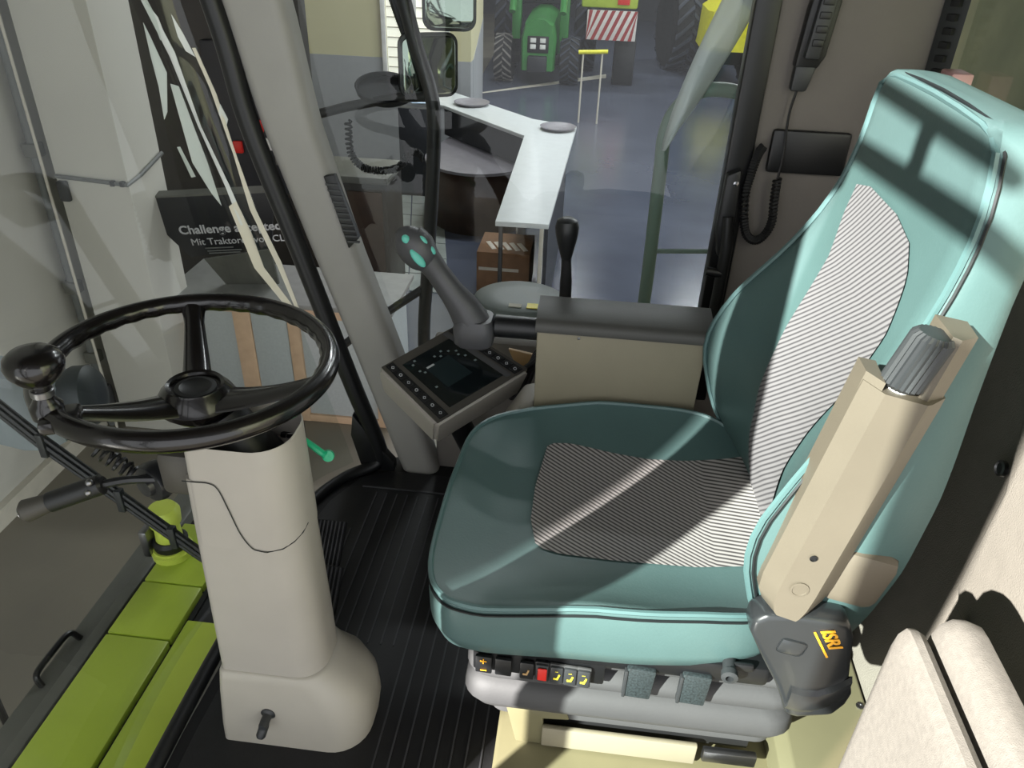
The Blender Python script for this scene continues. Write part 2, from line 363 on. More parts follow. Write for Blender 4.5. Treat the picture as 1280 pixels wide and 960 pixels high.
# rear wall: profile in xz swept along y
prof = [(.565, .2), (.64, .36), (.672, .45), (.685, .62), (.69, 1.08), (.72, 1.08), (.72, -.03), (.565, -.03)]
rw = G().prism([V(x, .36, z) for x, z in prof], (0, 1.41, 0), .008).obj('wall_rear', 'cream'); struct(rw, 'cream textured rear cab wall behind the seat', 'wall')
G().prism([V(.684, .40, 1.04), V(.684, 1.02, 1.04), V(.684, 1.075, .9), V(.676, .99, .66), V(.670, .985, .47), V(.660, .95, .44), V(.660, .40, .44)], (-.022, 0, 0), .014, 3).obj('raised_panel', 'cream', rw)
for y, z, x in ((1.027, .672, .664), (.905, .45, .632)):
    s = G().lathe((x, y, z), (-1, 0, .1), [(.013, -.004), (.013, .003), (.010, .005), (.009, .002), (.0, .001)], 14).obj('screw_cap', 'steel' if z > .5 else 'cream', rw)
struct(G().box((.685, .38, 1.86), (.72, 1.77, 1.92)).obj('trim_6', 'frame'), 'black header rail over the rear window', 'trim')
struct(G().grid([[V(.70, .40, 1.08), V(.70, 1.72, 1.08)], [V(.70, .40, 1.88), V(.70, 1.72, 1.88)]]).obj('window_3', 'glass', None, 180), 'rear cab window above the cream wall', 'window')
# roof
rf = [(-1.16, .36), (-1.18, .9), (-1.14, 1.3), (-1.06, 1.66), (-.98, 1.80), (.74, 1.80), (.74, .36)]
struct(G().prism([V(x, y, 1.93) for x, y in rf], (0, 0, .14), .03).obj('ceiling', 'roof'), 'cab roof lining overhead', 'ceiling')
# left front pillar (out of the picture, mirrors the right one) and an unseen open door, bars shaped to shade the seat
rings = []
for z in [-.03 + i * (1.95 / 26) for i in range(27)]:
    a, b = itp(XL, z) - .03, itp(XR_, z) - .10; rings.append(rrect((a + b) / 2, .37, (b - a) / 2, .035, .025, z))
struct(G().loft(rings).obj('trim_7', 'pillar'), 'grey front left cab pillar on the door side', 'pillar')
d1 = G()
d1.prism([V(-.635, y, z) for y, z in ((.25, .79), (.058, .79), (.052, 1.42), (.10, 1.57), (.155, 1.70), (.155, 1.755), (.085, 1.80), (.085, 1.90), (.25, 1.90))], (.03, 0, 0), .004); d1.box((-.635, .06, .20), (-.605, .13, .80), .008); d1.box((-.635, -.50, 1.22), (-.605, -.425, 1.80), .008); d1.box((-.632, -.46, .20), (-.608, .1, .29), .006)
d1.box((-.632, -.52, 1.880), (-.608, .1, 1.912), .006, Matrix.Rotation(R(-4), 3, 'X')); d1.box((-.632, -.40, 1.966), (-.608, .22, 1.988), .006); d1.box((-.632, -.185, 1.88), (-.608, -.155, 1.97), .004)
dr1 = d1.obj('shade_door', 'frame'); struct(dr1, 'unseen open cab door on the left, frame bars shaped to cast shadows on the seat', 'door')
G().box((-.622, -.46, .25), (-.618, .08, 1.90)).obj('door_pane', 'glass', dr1)
REFLECTION_STREAKS = [  # streak outlines imitating stretched reflections on the windscreen, added as thin geometry
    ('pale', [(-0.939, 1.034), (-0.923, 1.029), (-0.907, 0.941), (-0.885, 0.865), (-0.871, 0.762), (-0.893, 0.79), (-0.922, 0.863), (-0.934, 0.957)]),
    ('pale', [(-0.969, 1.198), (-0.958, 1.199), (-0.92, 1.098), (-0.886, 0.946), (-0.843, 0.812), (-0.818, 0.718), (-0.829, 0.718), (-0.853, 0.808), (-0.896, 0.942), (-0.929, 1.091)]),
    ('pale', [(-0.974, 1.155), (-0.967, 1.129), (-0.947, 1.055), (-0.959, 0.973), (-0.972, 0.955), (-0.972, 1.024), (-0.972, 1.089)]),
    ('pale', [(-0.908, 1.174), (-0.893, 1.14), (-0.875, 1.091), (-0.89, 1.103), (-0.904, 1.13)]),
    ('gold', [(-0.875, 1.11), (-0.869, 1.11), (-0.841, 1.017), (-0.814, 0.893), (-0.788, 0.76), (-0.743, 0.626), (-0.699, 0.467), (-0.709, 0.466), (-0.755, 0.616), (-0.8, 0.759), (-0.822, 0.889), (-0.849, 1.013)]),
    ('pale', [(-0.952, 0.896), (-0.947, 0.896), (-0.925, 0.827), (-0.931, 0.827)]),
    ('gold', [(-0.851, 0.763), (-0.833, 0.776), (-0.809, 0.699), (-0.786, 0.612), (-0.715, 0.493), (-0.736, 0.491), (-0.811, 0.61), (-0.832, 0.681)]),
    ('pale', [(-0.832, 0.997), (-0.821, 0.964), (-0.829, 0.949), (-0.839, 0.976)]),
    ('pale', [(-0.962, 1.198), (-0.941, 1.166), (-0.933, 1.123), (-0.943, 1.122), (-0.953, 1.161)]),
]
fs = thing('reflection_streaks', (-.86, 1.69, .7), 'pale strips imitating reflections along the windscreen edge beside the pillar', 'film')
for m_, pl_ in REFLECTION_STREAKS:
    G().prism([V(x, 1.69 + .004 * ((i * 7) % 3), z) for i, (x, z) in enumerate(pl_)], (0, .0015, 0)).obj('reflection_streak', 'streak_pale' if m_ == 'pale' else 'streak_gold', fs)
# low rear floor box beside the seat
ob = thing('floor_hump', (.48, 1.0, .0), 'olive sheet metal floor box behind the seat base', 'panel')
G().prism([V(.39, .42, 0), V(.39, .42, .19), V(.41, .42, .205), V(.558, .42, .205), V(.566, .42, .19), V(.566, .42, 0)], (0, 1.0, 0), .003).obj('lid', 'olive', ob)
G().lathe((.548, .93, .204), (0, 0, 1), [(.007, 0), (.007, .003), (.004, .003), (.004, .0015), (0, .0015)], 10).obj('bolt', 'steel', ob)
# padded bolsters by the left rear post
def bolster(name, x0, x1, y1, z1, label):
    rings = []
    for y, k in ((.28, 1), (.60, 1), (y1 - .03, 1), (y1 - .012, .97), (y1 - .003, .86), (y1, .6)):
        hx = (x1 - x0) / 2 * (.4 + .6 * k); c = (x0 + x1) / 2; r = []
        pr = [(-1, -.0), (-1, z1 - .030 - .05), (-.98, z1 - .035), (-.8, z1 - .012), (-.4, z1 - .001), (.1, z1), (.6, z1 - .006), (.92, z1 - .026), (1, z1 - .06), (1, 0)]
        rings.append([V(c + a * hx, y, max(0.0, (z - (1 - k) * .05)) if z else 0.0) for a, z in pr])
    o = G().loft(rings).obj(name, 'fleece'); return tag(o, label, 'bolster', None)
bolster('door_bolster', .415, .452, .70, .660, 'cream fleece padded bolster nearer the seat, lower one of two')
bolster('door_bolster', .456, .520, .705, .678, 'cream fleece padded bolster farther right, thicker and taller one')

# ================================================================== DRIVER SEAT
YC = 1.065
Wt = [(.40, .22), (.48, .25), (.56, .272), (.66, .287), (.78, .28), (.9, .25), (1.02, .228), (1.10, .222), (1.16, .214), (1.20, .19)]
XEt = [(.40, .36), (.48, .315), (.56, .27), (.66, .240), (.72, .245), (.80, .28), (.9, .345), (.97, .38), (1.03, .40), (1.1, .412), (1.2, .412)]
XCt = [(.40, .37), (.5, .345), (.6, .325), (.7, .325), (.8, .345), (.9, .372), (1.0, .395), (1.1, .408), (1.2, .412)]
XRt = [(.40, .42), (.5, .437), (.68, .46), (.84, .478), (1.0, .49), (1.1, .498), (1.2, .50)]
def sm(tab, z): return (itp(tab, z - .025) + 2 * itp(tab, z) + itp(tab, z + .025)) / 4
def front(y, z):
    u = min(abs(y - YC) / sm(Wt, z), 1); return sm(XCt, z) + (sm(XEt, z) - sm(XCt, z)) * u ** 2.6
def cz(x, y):
    v = min(abs(y - 1.065) / .27, 1); t = min(max((x + .2) / .5, 0), 1)
    return .478 + .05 * v ** 3 * (.25 + .75 * min(t * 2, 1)) + .018 * max(0, 1 - t / .18)

seat = thing('driver_seat', (.1, 1.05, .0), 'teal vinyl driver seat with striped fabric inlays on grey suspension base', 'seat')
# cushion
def sp2(p, n=5): return [(v.x, v.y) for v in spl([(a, b, 0) for a, b in p], n, True)]
oc = sp2([(-.172, .803), (-.200, .87), (-.206, 1.0), (-.202, 1.13), (-.186, 1.245), (-.12, 1.312), (.0, 1.330), (.14, 1.334), (.26, 1.326), (.335, 1.28), (.365, 1.18), (.368, 1.0), (.345, .87), (.29, .815), (.15, .788), (.0, .783), (-.12, .784)])
cxm, cym = .09, 1.065
def edge_z(x, y): return cz(x, y) + .004
rings = []
for k, dz, s in ((0, -.092, .955), (1, -.088, .985), (2, -.060, 1.012), (3, -.03, 1.014), (4, -.008, 1.004), (5, 0, .995)):
    rings.append([V(cxm + (x - cxm) * s, cym + (y - cym) * s, edge_z(x, y) * (1 if k > 2 else .35) + (.65 * .49 if k <= 2 else 0) + dz) for x, y in oc])
for s in (.985, .96, .92, .86, .78, .68, .56, .42, .28, .14, .02):
    rings.append([V(cxm + (x - cxm) * s, cym + (y - cym) * s, cz(cxm + (x - cxm) * s, cym + (y - cym) * s) - .006 * (1 - s) + .004) for x, y in oc])
cush = G().loft(rings).obj('cushion', 'vinyl', seat, 60)
G().tube([V(cxm + (x - cxm) * 1.003, cym + (y - cym) * 1.003, edge_z(x, y) + .001) for x, y in oc], .0045, 6, True).obj('piping', 'piping', cush)
G().tube([V(cxm + (x - cxm) * 1.012, cym + (y - cym) * 1.012, edge_z(x, y) - .011) for x, y in oc], .0022, 5, True).obj('seam', 'seam', cush)
# cushion inlay
ti = [(-.056, 1.02, 1.11), (-.054, .985, 1.195), (-.046, .962, 1.225), (-.03, .947, 1.236), (0, .937, 1.238), (.08, .933, 1.222), (.15, .935, 1.214), (.22, .938, 1.218), (.29, .95, 1.23), (.372, .97, 1.25)]
P, UVs = [], []
for i in range(34):
    x = -.056 + .428 * i / 33; a = itp([(t[0], t[1]) for t in ti], x); b = itp([(t[0], t[2]) for t in ti], x); r = []; uu = []
    for j in range(15):
        y = a + (b - a) * j / 14; s_ = 1 - max(abs((x - cxm) / .28), abs((y - cym) / .275)); r.append(V(x, y, cz(x, y) + .0062 - .006 * max(0, min(1, s_))))
        if x < .25: st = .8 * y + .6 * x
        else: st = .8 * y + .15 + (x - .25) * .1
        uu.append((st, x))
    P.append(r); UVs.append(uu)
G().grid(P, UVs).obj('fabric_inlay', 'inlay2', cush, 180)
# backrest
def bring(z, s=1.0, zz=None, inset=0):
    w = sm(Wt, z) - inset; xe, xr = sm(XEt, z) + inset * .5, sm(XRt, z) - inset; zo = zz if zz is not None else z; r = []
    r.append(V(xr, YC - w + .035, zo)); r.append(V(xr - .012, YC - w + .006, zo)); r.append(V((xe * .35 + xr * .65), YC - w - .004, zo)); r.append(V(xe * .7 + xr * .3, YC - w - .006, zo)); r.append(V(xe * .93 + xr * .07, YC - w - .001, zo))
    for k in range(25):
        u = -1 + 2 * k / 24; x_ = sm(XCt, z) + (sm(XEt, z) - sm(XCt, z)) * abs(u) ** 2.6 + inset * .5
        if abs(u) > .97: x_ += .006
        r.append(V(x_, YC + u * w, zo))
    r.append(V(xe * .93 + xr * .07, YC + w + .001, zo)); r.append(V(xe * .7 + xr * .3, YC + w + .006, zo)); r.append(V((xe * .35 + xr * .65), YC + w + .004, zo)); r.append(V(xr - .012, YC + w - .006, zo)); r.append(V(xr, YC + w - .035, zo))
    return r
rings = [bring(.40, inset=.02), bring(.405)] + [bring(.42 + i * .02) for i in range(39)] + [bring(1.19), bring(1.197, inset=.004), bring(1.2, zz=1.203, inset=.014), bring(1.2, zz=1.206, inset=.035)]
back = G().loft(rings).obj('backrest', 'vinyl', seat, 60)
def epath(dw, dx):
    zs = [.46 + i * .03 for i in range(25)]
    near = [V(sm(XEt, z) + dx, YC - sm(Wt, z) - dw, z) for z in zs]; far = [V(sm(XEt, z) + dx, YC + sm(Wt, z) + dw, z) for z in zs]
    topy = [(-.178, 1.192), (-.15, 1.198), (-.08, 1.2015), (0, 1.203), (.08, 1.2015), (.15, 1.198), (.178, 1.192)]
    return near + [V(.414 + dx, YC + a, z + dw) for a, z in topy] + far[::-1]
G().tube(epath(.0, .003), .0045, 6).obj('piping', 'piping', back)
G().tube(epath(.0045, .0105), .0022, 5).obj('seam', 'seam', back)
# back inlay
bl = [(.46, 1.18), (.56, 1.176), (.64, 1.168), (.81, 1.180), (.94, 1.178), (1.0, 1.206), (1.045, 1.207), (1.057, 1.178)]
br_ = [(.46, .945), (.56, .958), (.64, .948), (.775, .915), (.854, .885), (.893, .884), (.949, .888), (1.015, .925), (1.047, .964), (1.058, 1.0)]
P, UVs = [], []
for i in range(46):
    z = .46 + (1.058 - .46) * i / 45; a, b = itp(br_, z), itp(bl, z); 
    if i == 45: a, b = 1.03, 1.15
    r, uu = [], []
    for j in range(15):
        y = a + (b - a) * j / 14; r.append(V(front(y, z) - .0035, y, z))
        st = .73 * y + (.68 * z if z > .94 else .68 * .94 + (z - .94) * .84)
        uu.append((st, z))
    P.append(r); UVs.append(uu)
G().grid(P, UVs).obj('fabric_inlay', 'inlay', back, 180)
# armrest, folded up against the backrest side
A0, A1 = V(.311, 0, .635), V(.371, 0, 1.005); ax = (A1 - A0).normalized(); ay = V(-ax.z, 0, ax.x) * -1
def ap(t, u, y): return A0 + ax * t + ay * (u - .048) + V(0, y, 0)
arm = G().loft([[ap(t, u * s + .048 * (1 - s), y) for u, y in ((.0, .80), (.0, .765), (.018, .742), (.064, .738), (.070, .742), (.094, .766), (.096, .80))] for t, s in ((-.035, .55), (-.03, .72), (-.015, .92), (.012, 1), (.30, 1), (.315, .99))]).obj('armrest', 'beige', seat, 30)
tag(arm, 'beige plastic armrest folded upright')
G().loft([[ap(t, u, y) for u, y in ((.058, .805), (.058, .752), (.066, .747), (.090, .765), (.094, .805))] for t in (.30, .36, .385, .392)]).obj('end_block', 'beige', arm, 30)
G().loft([[ap(t, u, y) for u, y in ((.0, .80), (.0, .768), (.016, .748), (.02, .8))] for t in (.30, .325)]).obj('notch_cheek', 'beige', arm, 30)
# knurled height knob
k0, k1 = ap(.318, .038, .762), ap(.388, .046, .762)
kn = G().loft([[k0.lerp(k1, t) + (ay * math.cos(2 * math.pi * j / 44) + V(0, 1, 0) * math.sin(2 * math.pi * j / 44)) * r * (1 if j % 2 else .90) for j in range(44)] for t, r in ((0, .016), (.08, .0235), (.92, .0235), (1, .019))]).obj('height_knob', 'dkgrey', arm, 20)
tag(kn, 'black knurled adjuster knob')
G().lathe(k0 - ax * .012, ax, [(.006, 0), (.012, .004), (.012, .013)], 14).obj('collar', 'white', kn)
for t, u, rr in ((.075, .036, .0048), (.02, .040, .012)):
    G().lathe(ap(t, u, .7385), (0, -1, 0), [(rr, 0), (rr, .001), (rr * .8, .0012), (rr * .75, -.0005), (0, -.0005)], 14).obj('screw_cap', 'black' if rr < .01 else 'beige', arm)
# beige rear bracket under armrest pivot
G().box((.350, .766, .603), (.432, .80, .695), .018, Matrix.Rotation(R(12), 3, 'Y')).obj('pivot_cover', 'beige', seat)
# recliner cover
rc = [(.262, .585), (.278, .600), (.31, .603), (.350, .600), (.388, .594), (.398, .57), (.412, .49), (.424, .462), (.420, .438), (.408, .412), (.36, .398), (.342, .402), (.332, .43), (.318, .462), (.285, .52), (.262, .565)]
cov = G().prism([V(x, .742, z) for x, z in rc], (0, .045, 0), .009, 3).obj('recliner_cover', 'cover', seat); tag(cov, 'black recliner cover with orange lettering')
G().loft([[V(.338, .738 + a, .468 - b) + V(t * .074, 0, t * .034 - .02 * math.sin(math.pi * t)) for a, b in ((.004, 0), (-.002, .006), (-.002, .035), (.004, .048), (.012, .03), (.012, .01))] for t in (0, .05, .25, .5, .75, .95, 1)]).obj('cover_ridge', 'cover', cov)
G().box((.302, .738, .532), (.340, .748, .560), .007, Matrix.Rotation(R(12), 3, 'Y')).obj('blank_button', 'cover', cov)
text('lettering', 'ISRI', .0245, 'orange', (.350, .7405, .584), (.50, 0, -.85), (.85, 0, .50), cov, shear=.25, bold=.0006)
G().box((.343, .7400, .579), (.395, .7412, .582), 0, Matrix.Rotation(R(59.5), 3, 'Y'), piv=(.343, .7405, .580)).obj('lettering_underline', 'orange', cov)
# shell / rail under cushion
G().box((-.10, .80, .385), (.33, 1.30, .425), .008).obj('pan', 'black', seat)
# suspension bellows
rings = []
for z, d in ((.392, -.012), (.388, 0), (.378, .010), (.368, .010), (.356, -.002), (.352, -.010), (.348, 0), (.338, .012), (.322, .014), (.308, .004), (.303, -.006), (.298, .004), (.288, .014), (.262, .018), (.244, .010), (.236, 0), (.232, -.02)):
    rings.append(rrect(.13, 1.06, .255 + d, .235 + d, .045, z))
bel = G().loft(rings).obj('suspension_bellows', 'bellow', seat, 50)
rings = [rrect(.14, 1.06, .235 + d, .22 + d, .03, z) for z, d in ((.236, 0), (.225, .006), (.205, .006), (.198, 0))]
G().loft(rings).obj('bellows_foot', 'bellow', seat)
# base frame
G().box((-.045, .85, .16), (.35, 1.28, .20), .004).obj('scissor_frame', 'blackmatte', seat)
G().prism([V(-.07, .832, .225), V(.035, .832, .222), V(.04, .832, .205), V(-.005, .832, .200), V(.0, .832, .130), V(-.05, .832, .130)], (0, .02, 0), .002).obj('side_bracket', 'straw', seat)
G().box((-.005, .825, .135), (.26, .835, .185), .003).obj('slide_plate', 'console', seat)
G().box((.27, .822, .150), (.36, .836, .178), .003).obj('slide_lock', 'steel', seat)
G().box((-.085, .765, .0), (.40, 1.30, .128), .008).obj('plinth', 'straw', seat)
P = []
for i in range(12):
    r = []
    for j in range(9):
        x = .255 + .17 * i / 11; y = .700 + .10 * j / 8; e_ = math.sin(math.pi * i / 11) * math.sin(math.pi * j / 8)
        r.append(V(x, y, .1315 + .045 * e_ ** .7 * (.75 + .5 * mnoise.noise(V(x * 40, y * 40, 1.3)))))
    P.append(r)
# switch panel
SW = lambda t, z, y=.797: V(-.120 + t, y, z - .05 * t)
swp = G().prism([SW(-.002, .425, .80), SW(.205, .432, .80), SW(.205, .358, .80), SW(-.002, .352, .80)], (0, .02, 0), .003).obj('switch_panel', 'black', seat)
swp['label'] = 'black panel with a row of rocker switches'
ks = [(.003, 0), (.034, 1), (.073, 2), (.098, 3), (.121, 4), (.142, 4), (.163, 4)]
for t, kd in ks:
    w = .026 if kd < 2 else (.022 if kd == 2 else .0195)
    sw = G().prism([SW(t, .394), SW(t + w, .394), SW(t + w, .357), SW(t, .357)], (0, -.007, 0), .002).obj('rocker_switch', {3: 'dkgrey', 4: 'dkgrey'}.get(kd, 'black'), swp)
    if kd in (3, 4):
        G().prism([SW(t - .0014, .397, .798), SW(t + w + .0014, .397, .798), SW(t + w + .0014, .354, .798), SW(t - .0014, .354, .798)], (0, -.004, 0), .001).obj('switch_rim', 'bellow' if kd == 4 else 'black', sw)
    if kd == 3: G().prism([SW(t + .003, .390, .7895), SW(t + w - .002, .390, .7895), SW(t + w - .002, .363, .7895), SW(t + .003, .363, .7895)], (0, -.003, 0), .002).obj('red_lens', 'red', sw)
    if kd == 0: text('plus_symbol', '+', .022, 'orange', SW(t + .006, .378, .789), (1, 0, -.05), (0, 0, 1), sw); G().box(SW(t + .008, .364, .7885), SW(t + .018, .366, .7895)).obj('minus_symbol', 'orange', sw)
    if kd in (2, 4):
        m_ = 'yellow' if kd == 4 else 'tan'
        G().prism([SW(t + .005, .368, .7893), SW(t + .012, .368, .7893), SW(t + .0155, .380, .7893), SW(t + .013, .381, .7893), SW(t + .010, .372, .7893), SW(t + .005, .372, .7893)], (0, -.0006, 0)).obj('seat_symbol', m_, sw)
        if kd == 4:
            G().box(SW(t + .007, .386, .7886), SW(t + .012, .3868, .7893)).obj('mark', m_, sw)
# paddles and bolt
for x in (.138, .222):
    pd = G().box((x - .022, .792, .336), (x + .022, .806, .402), .003, Matrix.Rotation(R(3), 3, 'Y')).obj('release_paddle', 'tab', seat)
    G().box((x - .024, .790, .338), (x - .019, .800, .398), .001).obj('paddle_edge', 'dkgrey', pd)
bt = G().lathe((.266, .80, .428), (-.1, -1, 0), [(.010, -.02), (.010, .012), (.0125, .014), (.0125, .024), (.006, .026), (.006, .016), (0, .016)], 14).obj('belt_bolt', 'dkgrey', seat)
G().box((.268, .795, .420), (.302, .803, .436), .004).obj('bolt_lug', 'black', bt)

tag(G().grid(P).obj('plastic_bag', 'bag', None, 30, .001), 'crumpled clear plastic bag lying below the seat at the lower edge', 'bag')
# ================================================================== STEERING
sc = thing('steering_column', (-.47, .93, 0), 'grey plastic steering column standing on the cab floor', 'steering column')
def cring(z, x0, x1, y0, y1, r, rl=.012):
    out = []
    for sx, sy, a0, q_ in ((1, 1, 0, r), (0, 1, 90, rl), (0, 0, 180, rl), (1, 0, 270, r)):
        for k in range(8):
            a = R(a0 + 90 * k / 7); out.append(V((x1 - q_ if sx else x0 + q_) + q_ * math.cos(a), (y1 - q_ if sy else y0 + q_) + q_ * math.sin(a), z))
    return out
body = G().loft([cring(z, a, b, .858 + c, .99 + c, .052) for z, a, b, c in ((.185, -.594, -.404, .0), (.3, -.590, -.406, 0), (.5, -.5825, -.412, 0), (.632, -.577, -.4125, 0))]).obj('lower_column', 'column', sc)
up = G().loft([cring(z, a, b, .856, .992, .054) for z, a, b in ((.50, -.578, -.4105), (.56, -.575, -.411), (.65, -.570, -.413), (.694, -.568, -.414), (.696, -.566, -.416))], True, False).obj('upper_cover', 'column', sc)
# curved seam of the service cover
ss = [(-.5765, .632), (-.555, .632), (-.535, .632), (-.522, .622), (-.512, .585), (-.500, .535), (-.486, .508), (-.475, .503), (-.462, .5015)]
pts = spl([(x, .8545, z) for x, z in ss], 5) + [V(-.4378, .8622, .505), V(-.4233, .8746, .511), V(-.4138, .8911, .518), V(-.4108, .908, .524)]
G().tube(pts, .0011, 4).obj('cover_seam', 'seam', up)
base = G().loft([cring(z, a, b, c, d, e) for z, a, b, c, d, e in ((0, -.612, -.338, .84, 1.02, .07), (.05, -.610, -.331, .842, 1.02, .07), (.10, -.606, -.335, .845, 1.02, .07), (.14, -.603, -.352, .848, 1.015, .07), (.17, -.600, -.376, .851, 1.0, .065), (.188, -.598, -.395, .853, .996, .055), (.194, -.596, -.401, .857, .992, .052))]).obj('column_base', 'column_dk', sc, 60)
kb = G().lathe((-.512, .850, .098), (.0, -1, -.05), [(.013, 0), (.014, .006), (.011, .008), (.0085, .01), (.0085, .03), (.007, .034), (0, .035)], 16).obj('tilt_knob', 'dkgrey', base)
G().lathe((-.512, .832, .094), (-.3, -1, -1.1), [(.007, 0), (.009, .008), (.009, .026), (.006, .031), (0, .032)], 14).obj('knob_lever', 'dkgrey', kb)
G().cyl((-.490, .935, .60), (-.545, .945, .695), .058, .038, 20).obj('shaft_shroud', 'black', sc)
tag(G().box((-.625, .87, .585), (-.56, .93, .665), .012).obj('stalk_mount', 'monit', sc), None)
# spring stay and stalk
pts = []
for k in range(120):
    t = k / 119; a = t * 2 * math.pi * 8; c = V(-.775, .94, .612).lerp(V(-.69, .93, .555), t); pts.append(c + V(.35, 0, .6).normalized() * .012 * math.cos(a) + V(0, 1, 0) * .012 * math.sin(a))
G().tube(pts, .0035, 5).obj('coil_stay', 'spring', sc)
G().lathe((-.655, .90, .585), (-.4, -1, 0), [(.03, -.02), (.034, 0), (.030, .010), (.018, .012), (.016, .02), (0, .021)], 18).obj('stalk_boss', 'spring', sc)
st = thing('control_stalk', (-.75, .86, .58), 'black column stalk with chrome tip under the steering wheel', 'stalk')
G().tube(spl([(-.64, .89, .60), (-.68, .875, .605), (-.715, .862, .602)], 5), .007, 8).obj('stem', 'spring', st)
G().tube([(-.712, .862, .604), (-.716, .861, .603), (-.792, .838, .577), (-.795, .837, .576)], [.012, .0165, .0165, .013], 16).obj('grip', 'black', st)
G().tube([(-.792, .838, .577), (-.828, .827, .564), (-.833, .8255, .562)], [.0145, .0185, .014], 16).obj('end_ring', 'monit', st)
G().lathe((-.832, .826, .5625), (-.85, -.45, -.3), [(.012, 0), (.010, .006), (.004, .009), (0, .0095)], 14).obj('chrome_button', 'chrome', st)
for p in ((-.722, .845, .618), (-.727, .843, .600)): G().ell(p, (.006, .006, .006), None, 10, 6).obj('screw', 'steel', st)

WC = V(-.580, .952, .784); RW = .205
sw = thing('steering_wheel', tuple(WC), 'black three-spoke steering wheel with a spinner knob', 'steering wheel')
n_ = V(.039, 0, 1).normalized(); ux = V(1, 0, -.039).normalized(); uy = n_.cross(ux)
def wp(a, r, h=0): return WC + (ux * math.cos(R(a)) + uy * math.sin(R(a))) * r + n_ * h
pts, rr = [], []
for k in range(144):
    a = k * 2.5; pts.append(wp(a, RW)); rr.append(.0155)
rim = G()
rings = []
for k in range(144):
    a = k * 2.5; c = wp(a, RW); rad = (ux * math.cos(R(a)) + uy * math.sin(R(a))); rg = []
    for j in range(14):
        b = 2 * math.pi * j / 14; r = .0155 * (1 if not (j in (6, 7, 8, 9, 10)) else (1.0 + .06 * math.sin(k * math.pi / 2)))
        rg.append(c + rad * r * math.cos(b) + n_ * r * math.sin(b))
    rings.append(rg)
rings.append(rings[0]); rim.loft(rings, False, False); bmesh.ops.remove_doubles(rim.bm, verts=rim.bm.verts, dist=1e-5)
rim.obj('rim', 'wheelblk', sw, 70)
HB = WC + n_ * -.062
hub = G().lathe(HB, n_, [(.042, -.03), (.058, -.015), (.062, -.004), (.054, .010), (.045, .020), (.043, .023), (.038, .021), (.036, .015), (0, .014)], 28).obj('hub', 'wheelblk', sw)
G().lathe(HB + n_ * .0145, n_, [(.032, 0), (.031, .003), (.024, .004), (.022, .0025), (0, .0025)], 24).obj('horn_cap', 'black', hub)
for a in (115, 236, 356):
    rg = []
    for t in [i / 10 for i in range(11)]:
        r = .035 + (RW - .035 - .004) * t; h = -.060 + .060 * (t ** 1.4); w = .024 - .010 * t + (.008 * max(0, t - .85) / .15); th = .011
        if a != 115: w += .012 * (1 - t)
        c = wp(a, r, h); tn = (-ux * math.sin(R(a)) + uy * math.cos(R(a)))
        rg.append([c + tn * w * p + n_ * th * q for p, q in ((-1, -.4), (-.8, .5), (-.35, .9), (.35, .9), (.8, .5), (1, -.4), (.5, -.9), (-.5, -.9))])
    G().loft(rg).obj('spoke', 'wheelblk', sw, 60)
# spinner knob
KB = wp(236, RW)
kn = G().lathe(KB + n_ * .010, n_, [(.020, -.012), (.021, .004), (.016, .010), (.0125, .018), (.013, .036), (.021, .042), (.027, .048), (.034, .058), (.0365, .068), (.034, .078), (.026, .085), (.013, .088), (0, .0885)], 28).obj('spinner_knob', 'wheelblk', sw, 60)
G().lathe(KB + n_ * .030, n_, [(.0135, 0), (.0145, .001), (.0145, .009), (.0135, .010)], 20).obj('collar', 'steel', kn)
G().box(KB + V(-.004, -.03, -.012), KB + V(.045, .018, .008), .006, Matrix.Rotation(R(25), 3, 'Z')).obj('clamp', 'wheelblk', kn)
# key with green tag
ky = thing('ignition_key', (-.43, .99, .60), 'green plastic key sticking out behind the steering column', 'key')
G().tube(spl([(-.452, 1.0, .632), (-.440, 1.0, .622), (-.415, 1.0, .600), (-.405, 1.0, .593)], 4), [.004, .004, .004, .0042, .0045, .005, .0055, .006, .006, .006, .006, .007, .0075], 8).obj('key_grip', 'greenkey', ky)
G().lathe((-.402, 1.003, .590), (.2, -1, .3), [(.010, -.003), (.011, 0), (.010, .004), (.004, .005), (0, .004)], 14).obj('key_bow', 'greenkey', ky)
G().tube(spl([(-.452, .995, .634), (-.446, .985, .642), (-.456, .98, .645), (-.462, .985, .634), (-.455, .99, .620)], 5), .0014, 5).obj('ring', 'chrome', ky)
G().box((-.475, .985, .60), (-.445, 1.03, .64), .006).obj('lock_barrel', 'black', ky)
# pedals
def pedal(x, y, z, label):
    p = thing('foot_pedal', (x, y, 0), label, 'pedal', 'foot pedals'); rt = Matrix.Rotation(R(38), 3, 'X')
    G().box((x - .038, y - .055, z - .006), (x + .038, y + .055, z + .006), .005, rt).obj('pad', 'blackmatte', p)
    g = G()
    for k in range(8):
        xx = x - .033 + k * .0094; g.box((xx - .0018, y - .052, z + .006), (xx + .0018, y + .052, z + .0105), .001, rt, piv=(x, y, z))
    tag(g.obj('pad_ribs', 'rib', p), kind='stuff')
    G().tube([(x, y + .02, z - .004), (x - .01, y + .05, z - .05), (x - .01, y + .06, .004)], .009, 8).obj('lever', 'black', p)
pedal(-.545, 1.295, .10, 'black ribbed brake pedal farther from the camera, behind the steering column')
pedal(-.515, 1.165, .085, 'black ribbed brake pedal nearer the camera, beside the steering column')

